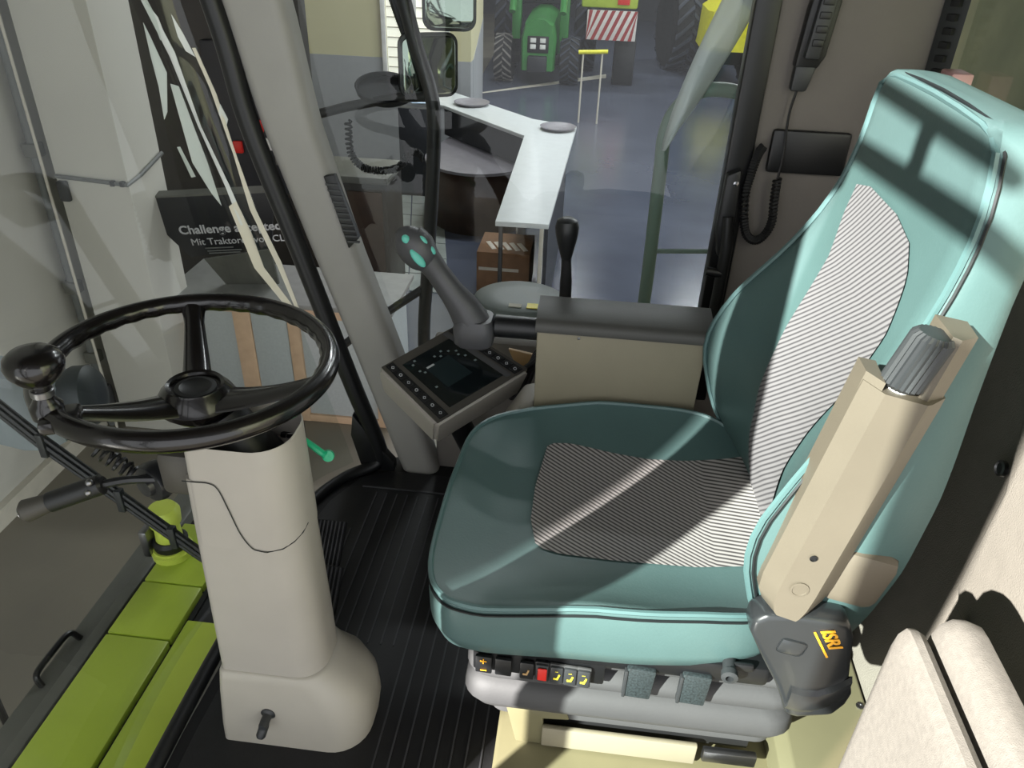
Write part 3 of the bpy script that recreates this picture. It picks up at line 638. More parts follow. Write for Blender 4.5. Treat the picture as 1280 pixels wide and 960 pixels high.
# ================================================================== CONSOLE, JOYSTICK, TERMINAL, LEVER
co = thing('armrest_console', (.1, 1.40, .42), 'grey beige armrest console with dark padded top beside the seat', 'console')
G().prism([V(-.082, 1.357, .43), V(.245, 1.357, .43), V(.250, 1.357, .672), V(-.084, 1.357, .678)], (0, .12, 0), .004).obj('side_panel', 'console', co)
G().loft([[V(x, y, z) for y, z in ((1.352, .672), (1.350, .682), (1.355, .692), (1.367, .698), (1.46, .703), (1.476, .695), (1.478, .674))] for x in (-.087, .262)]).obj('padded_top', 'consoletop', co)
G().lathe((.0, 1.3555, .664), (0, -1, 0), [(.003, 0), (.003, .001), (0, .0015)], 8).obj('screw', 'steel', co)
G().cyl((-.172, 1.40, .655), (-.08, 1.40, .655), .0235, None, 20).obj('support_tube', 'black', co)
G().prism([V(-.15, 1.37, .36), V(-.083, 1.37, .36), V(-.083, 1.37, .50), V(-.11, 1.37, .49), V(-.15, 1.37, .42)], (0, .08, 0), .006).obj('bracket', 'monbody', co)
js = thing('joystick', (-.215, 1.40, .64), 'grey multifunction joystick with teal buttons in front of the console', 'joystick')
jp = [(-.205, 1.40, .640), (-.222, 1.40, .662), (-.238, 1.40, .690), (-.262, 1.40, .722), (-.290, 1.40, .762), (-.312, 1.40, .792), (-.327, 1.40, .812), (-.345, 1.40, .830), (-.352, 1.40, .838)]
jr = [.034, .037, .033, .026, .0235, .027, .034, .033, .022]
jb = G().tube(spl(jp, 4), [jr[int(i // 4)] + (jr[min(8, int(i // 4) + 1)] - jr[int(i // 4)]) * ((i % 4) / 4) for i in range(33)], 16).obj('grip', 'joy', js)
G().ell((-.332, 1.395, .812), (.05, .032, .036), Matrix.Rotation(R(52), 3, 'Y'), 24, 14).obj('head', 'joy', js)
G().loft([rrect(-.215, 1.40, a, a * .95, .02, z) for z, a in ((.612, .034), (.62, .04), (.655, .042), (.672, .036))]).obj('pivot_housing', 'joy', js)
fx = V(-.62, 0, .78).normalized(); fn = V(.30, -.80, .50).normalized(); fn = (fn - fx * fn.dot(fx)).normalized(); fw = fx.cross(fn)
hc = V(-.332, 1.395, .812)
for du, dw, su, sw_, mt_ in ((.030, -.008, .009, .008, 'teal_btn'), (.006, .016, .012, .006, 'teal_btn'), (-.018, .018, .011, .006, 'teal_btn'), (-.012, -.014, .022, .009, 'teal_btn')):
    c = hc + fx * du + fw * dw; rot = Matrix((fx, fw, fn)).transposed()
    off = .031 * math.sqrt(max(.05, 1 - (du / .052) ** 2 - (dw / .034) ** 2))
    G().ell(c + fn * off, (su, sw_, .0045), rot, 14, 8).obj('thumb_button', mt_, js)
# terminal
q = [V(-.413, 1.401, .529), V(-.276, 1.521, .578), V(-.116, 1.480, .509), V(-.282, 1.333, .450)]
tn = (q[3] - q[0]).cross(q[1] - q[0]).normalized()
if tn.z < 0: tn = -tn
qc = sum(q, V(0, 0, 0)) / 4
te = thing('control_terminal', tuple(qc - tn * .1), 'grey monitor terminal with dark screen beside the front pillar', 'monitor')
def qp(u, v, h=0): return q[0] * (1 - u) * (1 - v) + q[1] * (1 - u) * v + q[3] * u * (1 - v) + q[2] * u * v + tn * h   # u towards the operator, v across
def rect(u0, u1, v0, v1, h, d): return G().prism([qp(u0, v0, h), qp(u1, v0, h), qp(u1, v1, h), qp(u0, v1, h)], tn * d)
def rq(e, h, n=4):
    pts = []
    cs = [(0, 0), (1, 0), (1, 1), (0, 1)]
    for (u, v) in cs: pts.append((u + (e if u else -e), v + (e if v else -e)))
    return [qp(u, v, h) for u, v in pts]
hs = G().loft([rq(.03, .0), rq(.05, -.012), rq(.05, -.03), [p + V(-.0, 0, -.02) for p in rq(.02, -.085)], [p + V(.02, .05, -.03) for p in rq(-.14, -.12)]])
bmesh.ops.bevel(hs.bm, geom=[e for e in hs.bm.edges if e.calc_face_angle(0) > .6], offset=.008, segments=3, affect='EDGES')
hs.obj('housing', 'monbody', te)
rect(-.02, 1.02, -.02, 1.02, .0, .006).obj('bezel', 'monit', te)
scn = rect(.10, .93, .17, .80, .006, .002).obj('screen', 'screen', te)
rect(.30, .68, .32, .62, .008, .0006).obj('screen_field', 'scr3', scn)
g = G()
for (u, v) in ((.18, .25), (.14, .3), (.3, .25), (.35, .28), (.3, .72), (.36, .7), (.42, .74), (.2, .6), (.25, .66), (.55, .76), (.6, .24), (.22, .5), (.26, .55)):
    g.prism([qp(u - .012, v - .012, .008), qp(u + .012, v - .012, .008), qp(u + .012, v + .012, .008), qp(u - .012, v + .012, .008)], tn * .0008)
tag(g.obj('screen_symbols', 'scr2', scn), kind='stuff')
g = G().prism([qp(.30, .33, .0086), qp(.30, .42, .0086), qp(.325, .42, .0086), qp(.325, .33, .0086)], tn * .0006).obj('screen_caption', 'keyg', scn)
for v0, v1, nk in ((.015, .115, 7), (.885, .985, 8)):
    ksr = rect(.0, 1.0, v0, v1, .006, .001).obj('key_strip', 'black', te)
    for k in range(nk):
        u = (k + .5) / nk; vm = (v0 + v1) / 2
        kk = G().prism([qp(u - .05, vm - .035, .007), qp(u + .05, vm - .035, .007), qp(u + .05, vm + .035, .007), qp(u - .05, vm + .035, .007)], tn * .002, .0006, 1).obj('key', 'black', ksr)
        cc = qp(u, vm, .0092); e1 = (q[3] - q[0]).normalized(); e2 = tn.cross(e1)
        rr_ = .0042
        G().loft([[cc + (e1 * math.cos(R(a)) + e2 * math.sin(R(a))) * s for s in (rr_,)][0:1] + [cc + (e1 * math.cos(R(a)) + e2 * math.sin(R(a))) * rr_ * .55] for a in range(0, 361, 60 if k % 2 else 90)], False, False, False).obj('key_symbol', 'keyg', kk)
G().prism([qp(.0, .80, .006), qp(.98, .80, .006), qp(.98, .86, .006), qp(.0, .86, .006)], tn * .0015).obj('label_bar', 'bellow', te)
# mounting foot of the terminal, cables between it and the console
G().tube([(-.30, 1.47, .46), (-.28, 1.56, .30), (-.22, 1.66, .06), (-.20, 1.70, .01)], [.03, .03, .035, .04], 12).obj('mount_post', 'black', te)
ca = thing('cable_bundle', (-.12, 1.52, .45), 'black cables bundled between terminal and console', 'cable')
for k in range(4):
    G().tube(spl([(-.150 + .008 * k, 1.555, .38), (-.125 + .008 * k, 1.555, .46), (-.10, 1.53 + .012 * k, .50), (-.06, 1.53 + .012 * k, .55)], 6), .006, 6).obj('cable', 'blackmatte', ca)
tg = G().prism([V(-.165, 1.60, .49), V(-.095, 1.60, .478), V(-.125, 1.585, .415)], (0, .012, 0), .002)
tag(tg.obj('paper_pouch', 'tan'), 'tan paper pouch tucked between terminal and console', 'pouch')
gl = thing('gear_lever', (-.04, 1.60, .60), 'black gear lever with ball knob behind the console', 'lever')
G().tube([(-.03, 1.60, .001), (-.034, 1.60, .30), (-.036, 1.60, .50), (-.040, 1.60, .68), (-.043, 1.60, .735)], [.03, .022, .016, .013, .010], 12).obj('stem', 'blackmatte', gl)
G().lathe((-.043, 1.60, .73), (-.04, 0, 1), [(.011, 0), (.016, .02), (.021, .04), (.025, .06), (.026, .075), (.022, .088), (.012, .094), (0, .095)], 20).obj('knob', 'black', gl)

# ================================================================== RADIO, LATCH, SIDE WALL FITTINGS
hd = thing('radio_handset', (.415, 1.74, 1.05), 'black radio handset hanging on the grey side wall', 'handset')
HU = V(.012, 0, .16).normalized()
def hp(x, z, y): return V(.420 + x + (z - 1.17) * .06, y, z + .03)
G().prism([hp(-.026, 1.095, 1.735), hp(.020, 1.095, 1.735), hp(.030, 1.12, 1.735), hp(.034, 1.30, 1.735), hp(-.020, 1.30, 1.735), hp(-.026, 1.2, 1.735)], (0, .034, 0), .006).obj('holder', 'black', hd)
hb = G().prism([hp(-.016, 1.115, 1.715), hp(.014, 1.115, 1.715), hp(.022, 1.29, 1.715), hp(-.012, 1.29, 1.715)], (0, .022, 0), .006).obj('handset_body', 'dkgrey', hd)
for z in (1.14, 1.165, 1.19, 1.215): G().box(hp(-.009, z, 1.711), hp(.012, z + .013, 1.716), .002).obj('key', 'black', hb)
G().prism([hp(-.022, 1.05, 1.735), hp(.010, 1.05, 1.735), hp(.018, 1.10, 1.735), hp(-.024, 1.10, 1.735)], (0, .026, 0), .005).obj('lower_clip', 'dkgrey', hd)
G().tube(spl([hp(-.006, 1.055, 1.748), hp(-.008, 1.0, 1.75), V(.404, 1.735, .95), V(.402, 1.730, .90)], 6), .0028, 6).obj('straight_cord', 'black', hd)
cp = spl([(.402, 1.730, .90), (.405, 1.730, .85), (.41, 1.735, .80), (.400, 1.742, .765), (.382, 1.742, .752), (.362, 1.742, .765), (.350, 1.742, .80), (.342, 1.742, .86), (.345, 1.742, .90), (.350, 1.744, .935), (.355, 1.746, .952), (.362, 1.748, .962)], 30)
pts = []
for i, p in enumerate(cp):
    tg_ = (cp[min(i + 1, len(cp) - 1)] - cp[max(i - 1, 0)]).normalized(); b_ = V(0, 1, 0); c_ = tg_.cross(b_); a = i * 1.25
    pts.append(p + (b_ * math.cos(a) + c_ * math.sin(a)) * .0075)
G().tube(pts, .0038, 5).obj('coiled_cord', 'blackmatte', hd)
G().box((.378, 1.752, .905), (.545, 1.772, .998), .008).obj('speaker_box', 'black', None)
tag(bpy.data.objects['speaker_box'], 'flat dark grey speaker box on the side wall behind the cord', 'speaker')
G().lathe((.60, 1.770, 1.075), (0, -1, 0), [(.006, 0), (.006, .004), (0, .005)], 10).obj('wall_clip', 'monit', None); tag(bpy.data.objects['wall_clip'], 'small grey clip on the side wall above the seat back', 'clip')
lt = thing('window_latch', (.305, 1.74, .75), 'black window latch with lever on the right rear frame', 'latch')
G().prism([V(.292, 1.725, .90), V(.322, 1.725, .915), V(.330, 1.725, .80), V(.325, 1.725, .70), V(.30, 1.725, .715), V(.290, 1.725, .78)], (0, .03, 0), .006).obj('latch_plate', 'black', lt)
G().tube([(.31, 1.722, .81), (.318, 1.715, .74), (.318, 1.715, .62), (.314, 1.715, .52)], [.012, .014, .014, .012], 10).obj('lever_arm', 'black', lt)
G().cyl((.28, 1.712, .680), (.318, 1.712, .676), .011, None, 12).obj('hand_grip', 'black', lt)
G().lathe((.314, 1.724, .885), (0, -1, 0), [(.006, 0), (.006, .004), (0, .005)], 10).obj('bolt', 'chrome', lt)
tag(G().box((.645, 1.60, 1.085), (.685, 1.66, 1.150), .004).obj('sticker_can', 'pink'), 'small pink ribbed can standing by the rear window', 'can')

# ================================================================== OUTSIDE THE CAB
tank = G().box((1.02, -.2, -.4), (1.10, 2.6, 2.2), .01).obj('grain_tank', 'tank'); tag(tank, 'dull green grain tank wall seen through rear window', 'tank')  # yellowish blotches in the tank colour stand in for reflections on it
hr = thing('handrail', (.22, 2.1, -.2), 'grey green tubular handrail outside the side window', 'handrail')
G().tube(spl([(.176, 2.1, .05), (.182, 2.1, .45), (.178, 2.1, .80), (.177, 2.1, .89), (.196, 2.1, .955), (.245, 2.1, 1.002), (.31, 2.1, 1.012), (.42, 2.1, .995), (.62, 2.1, .96)], 6), .0185, 12).obj('bent_tube', 'rail', hr)
G().tube([(.19, 2.1, .570), (.62, 2.1, .600)], .007, 8).obj('cross_bar', 'rail', hr)
# plastic film draped over the rail
P = []
for i in range(20):
    t = i / 19; zc = .86 + .37 * t; xa = .172 + .10 * t ** 1.5; xb = .19 + .16 * min(1, t * 1.25) ** .8 - .012 * max(0, t - .8) * 4; r = []
    for j in range(9):
        s = j / 8; r.append(V(xa + (xb - xa) * s, 2.072 - .035 * math.sin(math.pi * s) - .012 * math.sin(5 * s + 3 * t), zc + .03 * s * (1 - t) + .06 * s * t))
    P.append(r)
tag(G().grid(P).obj('plastic_film', 'film', None, 180, .002), 'clear plastic film draped over the handrail top', 'plastic film')
pl = thing('step_cover', (-.17, 1.98, .40), 'rounded grey cover with small yellow label beyond the console', 'cover')
G().loft([circ((-.175, 1.985, z), (1, 0, 0), (0, 1, 0), 1, 32) if False else [V(-.175 + .135 * k_ * math.cos(R(a)), 1.985 + .115 * k_ * math.sin(R(a)), z) for a in range(0, 360, 12)] for z, k_ in ((.40, 1), (.435, 1), (.446, .97), (.452, .9), (.454, .5), (.455, .02))]).obj('cover_dish', 'plate', pl)
G().box((-.20, 1.905, .454), (-.165, 1.925, .456)).obj('label_plate', 'strip', pl); G().box((-.150, 1.905, .454), (-.12, 1.935, .4558)).obj('label_plate', 'yellow', pl)
G().cyl((-.175, 1.985, -.2), (-.175, 1.985, .41), .05, None, 14).obj('stand', 'black', pl)
# mirrors on their bracket
mb = thing('mirror_bracket', (-.50, 2.2, .2), 'black upright bracket carrying side mirrors outside the windscreen corner', 'bracket')
G().tube(spl([(-.56, 2.2, 1.28), (-.505, 2.2, 1.07), (-.470, 2.2, .96), (-.458, 2.2, .87), (-.470, 2.2, .65), (-.49, 2.2, .4), (-.508, 2.2, .15), (-.512, 2.2, -.4)], 6), .0205, 12).obj('upright', 'frame', mb)
G().tube([(-.50, 2.2, .355), (-.66, 2.15, .245), (-.78, 2.05, .16)], .013, 10).obj('lower_stay', 'frame', mb)
G().tube([(-.60, 2.22, 1.26), (-.55, 2.22, 1.12), (-.505, 2.22, 1.0)], .010, 8).obj('upper_stay', 'frame', mb)
G().tube([(-.470, 2.2, .935), (-.56, 2.22, .925), (-.72, 2.25, .885), (-.88, 2.28, .835)], .014, 10).obj('mirror_arm', 'frame', mb)
def mirror(c, hx, hz, tilt, label):
    c = V(*c); rt = Matrix.Rotation(R(tilt), 3, 'Z')
    def pr(hx, hz, r, y): return [c + rt @ (V(p.x, y, p.y)) for p in rrect(0, 0, hx, hz, r, 0)]
    mr = G().loft([pr(hx * .55, hz * .6, .02, .05), pr(hx * .85, hz * .88, .03, .035), pr(hx, hz, .03, .008), pr(hx, hz, .03, -.006), pr(hx * .92, hz * .93, .025, -.008)]).obj('side_mirror', 'mirrorb', mb); mr['label'] = label
    G().loft([pr(hx * .9, hz * .9, .025, -.0081), pr(hx * .88, hz * .88, .025, -.0095)]).obj('mirror_pane', 'mglass', mr)
    return mr
mirror((-.478, 2.235, 1.010), .084, .084, 30, 'smaller black side mirror low on the bracket, seen at an angle')
mirror((-.418, 2.235, 1.178), .072, .078, 10, 'larger black side mirror at the top of the bracket, cut by frame edge')
G().lathe((-.615, 2.28, .925), (.12, -.30, .95), [(.02, -.025), (.06, -.015), (.083, .0), (.088, .016), (.083, .017), (.080, .006), (0, .003)], 28).obj('round_mirror', 'blackmatte', mb)
pts = []; cp = spl([(-.73, 2.27, .84), (-.735, 2.29, .74), (-.70, 2.3, .695), (-.64, 2.3, .690), (-.59, 2.3, .705), (-.556, 2.3, .745), (-.53, 2.28, .758), (-.50, 2.23, .755)], 40)
for i, p in enumerate(cp):
    tg_ = (cp[min(i + 1, len(cp) - 1)] - cp[max(i - 1, 0)]).normalized(); b_ = V(0, 1, 0); c_ = tg_.cross(b_).normalized(); a = i * 1.1
    pts.append(p + (b_ * math.cos(a) + c_ * math.sin(a)) * .009)
tag(G().tube(pts, .0042, 5).obj('coiled_cable', 'blackmatte'), 'black coiled cable hanging below the round mirror', 'cable')

# wiper, work lamp at the left
wi = thing('windscreen_wiper', (-1.0, 1.2, .1), 'black double-rod wiper arm outside the windscreen', 'wiper')
for dz, r in ((0, .008), (.022, .0065), (-.02, .0055)):
    G().tube([(-1.25, 1.2, .56 + dz), (-1.10, 1.2, .392 + dz), (-.82, 1.2, .128 + dz * .8), (-.77, 1.2, .08 + dz * .6)], r, 8).obj('rod', 'frame', wi)
for x, z in ((-1.10, .392), (-.96, .26), (-.86, .166)): G().box((x - .008, 1.188, z - .028), (x + .008, 1.205, z + .03), .002).obj('rod_clip', 'dkgrey', wi)
wl = thing('work_lamp', (-1.16, 1.33, .16), 'grey work lamp with round dark back outside the windscreen', 'lamp')
G().lathe((-1.075, 1.35, .425), (-1, -.25, -.12), [(.03, -.018), (.056, -.012), (.068, .0), (.070, .03), (.066, .04), (.062, .05)], 28).obj('round_back', 'lampdk', wl)
G().loft([[V(x, 1.33 + y * s, .405 + z * s + dz) for y, z in ((-.06, -.075), (.05, -.075), (.06, .0), (.04, .07), (-.04, .075), (-.065, .01))] for x, s, dz in ((-1.115, .85, 0), (-1.15, 1.1, 0), (-1.21, 1.15, .0), (-1.30, 1.1, .01), (-1.38, .8, .02))]).obj('lamp_body', 'lamp', wl)
G().tube([(-1.32, 1.34, .40), (-1.50, 1.36, .34), (-1.75, 1.40, .10), (-1.80, 1.40, -1.74)], .012, 8).obj('lamp_stem', 'frame', wl)

# header / feeder panels
fh = thing('feeder_housing', (-.95, 1.0, -.5), 'lime green feeder housing panels below the windscreen', 'machine panel')
for x0, x1, ys in ((-1.118, -.952, ((.30, 1.205), (1.21, 1.385), (1.39, 1.62))), (-.938, -.795, ((.30, 1.275),))):
    for y0, y1 in ys:
        G().box((x0, y0, -.225), (x1, y1, -.20), .004).obj('panel', 'claas', fh)
G().box((-.952, .30, -.26), (-.938, 1.62, -.222)).obj('gap_strip', 'blackmatte', fh)
G().box((-1.10, .30, -.60), (-.80, 1.60, -.23), .01).obj('housing_body', 'blackmatte', fh)
G().box((-.938, 1.30, -.30), (-.80, 1.62, -.235), .006).obj('inner_cover', 'gutter', fh)
G().box((-.79, .30, -.235), (-.765, 1.62, -.165), .004).obj('side_rail', 'gutter', fh)
G().lathe((-.785, 1.02, -.19), (-1, 0, .2), [(.016, 0), (.016, .012), (0, .014)], 12).obj('cap_nut', 'blackmatte', fh)
ht = thing('header_trough', (-1.22, 1.0, -.6), 'grey steel trough edge left of the lime panels', 'machine edge')
G().prism([V(-1.125, .2, -.30), V(-1.165, .2, -.30), V(-1.17, .2, -.265), V(-1.20, .2, -.262), V(-1.205, .2, -.30), V(-1.265, .2, -.285), V(-1.27, .2, -.36), V(-1.125, .2, -.36)], (0, 2.1, 0), .003).obj('channel', 'gutter', ht)
G().prism([V(-1.12, .2, -.232), V(-1.165, .2, -.298), V(-1.165, .2, -.40), V(-1.119, .2, -.40)], (0, 1.5, 0)).obj('rubber_lip', 'blackmatte', ht)
G().tube(spl([(-1.245, 1.10, -.292), (-1.258, 1.11, -.262), (-1.257, 1.17, -.256), (-1.252, 1.235, -.258), (-1.238, 1.25, -.29)], 6), .008, 8).obj('grab_handle', 'handle', ht)
ml = thing('marker_lamp', (-1.09, 1.50, -.2), 'yellow green marker lamp standing on the lime panel', 'lamp')
G().lathe((-1.09, 1.50, -.2), (0, 0, 1), [(.055, 0), (.056, .02), (.05, .022), (.05, .03)], 20).obj('lamp_foot', 'lime2', ml)
G().lathe((-1.09, 1.50, -.17), (0, 0, 1), [(.045, 0), (.048, .02), (.04, .03)], 20).obj('black_band', 'black', ml)
G().lathe((-1.09, 1.50, -.14), (0, 0, 1), [(.036, 0), (.034, .05), (.042, .055), (.045, .09), (.036, .105), (0, .108)], 20).obj('lens', 'lime2', ml)
G().box((-1.155, 1.46, -.19), (-1.13, 1.56, -.10), .006).obj('lamp_bracket', 'steel', ml)

# ================================================================== SHOWROOM
GZ = -1.75
struct(G().box((-9, -6, GZ - .1), (14, 34, GZ)).obj('ground', 'concrete'), 'smooth blue grey concrete showroom floor', 'floor')
struct(G().prism([V(-2.2, 5.6, GZ + .001), V(-.9, 4.4, GZ + .001), V(.2, 2.6, GZ + .001), V(6, 2.6, GZ + .001), V(9, 30, GZ + .001), V(-3.2, 30, GZ + .001), V(-2.3, 10.5, GZ + .001)], (0, 0, .004)).obj('floor_showroom', 'hall'), 'polished showroom hall floor with the blue sky reflection put into its colour', 'floor')  # blue of the reflected sky is painted into this floor slab
struct(G().box((-3.45, -2.825, GZ), (-3.25, 4.45, 6.0)).obj('wall_left', 'wall'), 'pale grey showroom wall at the left', 'wall')
struct(G().box((-3.25, 2.2, GZ), (-3.20, 4.08, GZ + .12)).obj('baseboard_left', 'strip'), 'pale plinth along the left showroom wall', 'baseboard')
struct(G().box((-3.07, 4.08, GZ), (-2.635, 4.47, 3.2), .004).obj('column_1', 'wall2'), 'pale square showroom column behind the steering wheel', 'column')
struct(G().box((-3.45, 4.40, GZ), (-3.0, 4.47, 3.2)).obj('wall_left_return', 'wall'), 'grey wall return beside the pale column', 'wall')
cd = thing('conduit_pipe', (-3.17, 4.10, GZ), 'grey vertical conduit with boxes on the left wall', 'pipe')
G().cyl((-3.175, 4.10, GZ), (-3.175, 4.10, 3.1), .028, None, 12).obj('pipe', 'pipe', cd)
G().cyl((-3.12, 4.06, GZ), (-3.12, 4.06, 3.1), .009, None, 8).obj('thin_pipe', 'strip', cd)
for z in (-.75, .10, -1.25): G().box((-3.22, 4.06, z), (-3.13, 4.14, z + .08), .01).obj('clamp', 'gutter', cd)
G().box((-3.215, 4.03, -1.62), (-3.11, 4.12, -1.42), .02).obj('socket_box', 'bellow', cd)
G().box((-3.06, 4.045, -.14), (-3.0, 4.08, -.02), .01).obj('switch_box', 'bellow', cd)
wc = thing('wall_cable', (-2.8, 4.06, -.02), 'thin grey cable run across the pale column', 'cable')
G().tube([(-3.06, 4.066, .005), (-2.63, 4.066, -.02), (-2.622, 4.2, .0), (-2.622, 4.47, .06)], .012, 6).obj('cable', 'pipe', wc)
for x in (-2.66, -2.72): G().box((x - .012, 4.05, -.03), (x + .012, 4.078, .0), .003).obj('clip', 'black', wc)

# sideboard with birch frame and grey panels
sb = thing('sideboard', (-1.95, 4.5, GZ), 'showroom sideboard with birch frames and grey panels', 'cabinet')
G().box((-2.75, 4.33, -.865), (-1.20, 4.95, -.83), .006).obj('worktop', 'cabtop', sb)
G().box((-2.62, 4.37, GZ), (-1.25, 4.90, -.865), .003).obj('carcass', 'pegb', sb)
for x0, x1 in ((-2.64, -2.56), (-2.29, -2.17), (-1.92, -1.84), (-1.345, -1.265)):
    G().box((x0, 4.345, GZ), (x1, 4.375, -.868), .003).obj('upright', 'lightwood', sb)
for x0, x1 in ((-2.64, -2.17), (-1.92, -1.265)):
    G().box((x0, 4.348, GZ), (x1, 4.374, GZ + .055), .003).obj('bottom_rail', 'lightwood', sb)
    G().box((x0, 4.348, -.93), (x1, 4.374, -.868), .003).obj('top_rail', 'lightwood', sb)
dr = G().box((-2.168, 4.352, GZ + .03), (-1.925, 4.378, -.90), .004).obj('door_panel', 'pegb', sb)
# display sign
sg = thing('display_sign', (-2.3, 4.4, -.83), 'black tilted advertising sign standing on the sideboard', 'sign')
pq = [V(-2.80, 4.30, -.19), V(-1.93, 4.42, -.125), V(-2.00, 4.46, -.50), V(-2.53, 4.40, -.585)]
nrm = (pq[1] - pq[0]).cross(pq[3] - pq[0]).normalized()
if nrm.y > 0: nrm = -nrm
G().prism(pq, -nrm * .03, .004).obj('panel', 'sign', sg)
G().prism([V(-2.80, 4.295, -.188), V(-1.93, 4.415, -.123), V(-1.93, 4.47, -.105), V(-2.80, 4.35, -.172)], (0, 0, .012)).obj('top_edge', 'gutter', sg)
xd = (pq[1] - pq[0]).normalized(); yd = (pq[0] - pq[3])
def on(t, s): return pq[0].lerp(pq[1], t).lerp(pq[3].lerp(pq[2], t), s) + nrm * .006
text('headline', 'Challenge accepted.', .082, 'signtxt', on(.13, .60), xd, yd, sg, .002, bold=.0015)
text('subline', 'Mit Traktoren von CLAAS', .066, 'signtxt', on(.145, .80), xd, yd, sg, .002)
for s, w in ((.88, .18), (.93, .22), (.97, .2)):
    a = on(.25, s); G().prism([a, a + xd * w, a + xd * w + V(0, 0, .008), a + V(0, 0, .008)], nrm * .002).obj('fine_print', 'pipe', sg)
G().prism([V(-2.45, 4.42, -.60), V(-2.02, 4.47, -.52), V(-2.06, 4.62, -.83), V(-2.40, 4.55, -.83)], (.0, .02, .0)).obj('stand', 'gutter', sg)

# dark partition and small fittings behind the sign
struct(G().box((-4.6, 6.3, GZ), (-2.35, 6.45, 3.0)).obj('wall_partition', 'brown'), 'dark brown partition behind the sideboard', 'wall')
fx_ = thing('tool_board', (-2.9, 6.25, -.5), 'dark tool board with red and white fittings behind the sign', 'board')
G().box((-3.15, 6.21, -.75), (-2.45, 6.29, .45), .01).obj('board', 'deskdk', fx_)
for x, z, m_ in ((-2.75, -.18, 'red'), (-2.95, -.36, 'red'), (-2.62, -.05, 'white'), (-2.68, -.32, 'white'), (-2.85, -.02, 'white'), (-2.60, -.44, 'steel')):
    G().box((x - .04, 6.175, z - .05), (x + .04, 6.212, z + .05), .012).obj('fitting', m_, fx_)
bc = thing('brown_cabinet', (-2.1, 6.7, GZ), 'dark brown low cabinet with grey top left of the desk', 'cabinet')
G().box((-2.50, 6.45, GZ), (-1.78, 7.0, -.68), .006).obj('body', 'brown', bc); G().box((-2.53, 6.43, -.68), (-1.76, 7.03, -.62), .006).obj('top', 'gutter', bc)
G().box((-2.13, 6.435, -1.6), (-1.82, 6.452, -.75), .004).obj('door', 'wood', bc)
# pale flat slabs on the floor
ft = thing('floor_slabs', (-2.0, 8.4, GZ), 'strip of pale slabs on the floor beside the desk', 'floor tiles')
for i in range(9):
    for j in range(2):
        y = 6.6 + i * .42; x = -2.05 - .24 * i * .42 * .9 + j * .40
        if -1.9 < x and False: continue
        G().prism([V(x, y, GZ + .002), V(x + .385, y, GZ + .002), V(x + .385 - .09, y + .405, GZ + .002), V(x - .09, y + .405, GZ + .002)], (0, 0, .012)).obj('slab', 'slab', ft)
# reception desk
dk = thing('reception_desk', (-1.0, 8.0, GZ), 'L-shaped reception desk with white top and walnut front', 'desk')
G().prism([V(-2.3, 9.75, -.69), V(-1.87, 9.58, -.69), V(-.765, 8.35, -.69), V(-.715, 5.65, -.69), V(-.305, 5.66, -.69), V(-.23, 8.90, -.69), V(-.75, 9.15, -.69), V(-1.85, 10.35, -.69), V(-2.3, 10.4, -.69)], (0, 0, .04), .004).obj('top', 'desk', dk)
G().prism([V(-1.87, 9.60, -1.0), V(-.765, 8.40, -1.0), V(-.74, 8.43, -1.0), V(-1.84, 9.65, -1.0)], (0, 0, .31)).obj('front_band', 'deskdk', dk)
arc = [V(-1.30 + .62 * math.cos(R(a)), 8.75 + .70 * math.sin(R(a)), -1.04) for a in range(175, 346, 10)]
G().prism(arc + [V(-.80, 8.5, -1.04), V(-1.80, 9.55, -1.04)], (0, 0, .03)).obj('curved_shelf', 'deskgrey', dk)
arc2 = [V(-1.30 + .56 * math.cos(R(a)), 8.80 + .62 * math.sin(R(a)), 0) for a in range(175, 346, 9)]
G().loft([[V(p.x, p.y, z) for p in arc2] for z in (GZ, -1.04)], False, False, False).obj('curved_front', 'wood', dk, 60, .03)
G().box((-.34, 5.75, GZ), (-.31, 8.75, -.69)).obj('right_side', 'deskdk', dk)
G().box((-.72, 7.35, GZ), (-.70, 8.3, -.69)).obj('left_side', 'desk', dk)
G().box((-.70, 5.75, GZ), (-.67, 5.80, -.69), .004).obj('leg', 'frame', dk); G().box((-.375, 5.72, GZ), (-.345, 5.76, -.69), .004).obj('leg', 'strip', dk)
tag(G().prism([V(-2.40, 9.74, -.648), V(-2.04, 9.80, -.648), V(-2.02, 9.62, -.648), V(-2.26, 9.58, -.648)], (0, 0, .006)).obj('paper_sheet', 'paper'), 'blue white sheet of paper on the desk end', 'paper')
tag(G().prism([V(-2.40, 9.40, GZ), V(-1.95, 9.42, GZ), V(-1.95, 9.56, GZ), V(-2.40, 9.56, GZ)], (0, 0, 1.08), .01).obj('pedestal', 'deskdk'), 'dark pedestal block under the desk end', 'pedestal')
def dish(x, y, rx, label):
    t = thing('serving_tray', (x, y, -.65), label, 'tray', 'trays on the desk')
    G().loft([[V(x + rx * k * math.cos(R(a)), y + rx * k * math.sin(R(a)), z) for a in range(0, 360, 15)] for z, k in ((-.649, .7), (-.63, .95), (-.615, 1.0), (-.62, .95), (-.64, .6))]).obj('dish', 'deskgrey', t)
dish(-1.55, 9.72, .22, 'grey oval tray on the far desk corner')
dish(-.43, 8.72, .2, 'grey oval tray on the near desk bend')
bx = thing('cardboard_box', (-.78, 6.95, GZ), 'brown cardboard box under the desk end with tape strips', 'box')
G().box((-1.02, 6.72, GZ), (-.52, 7.25, -1.34), .006).obj('carton', 'card', bx)
for k in range(5):
    x = -.93 + k * .075; G().box((x, 6.80, -1.342), (x + .045, 7.0, -1.335), .002, Matrix.Rotation(R(25), 3, 'Z')).obj('tape_strip', 'tape', bx)
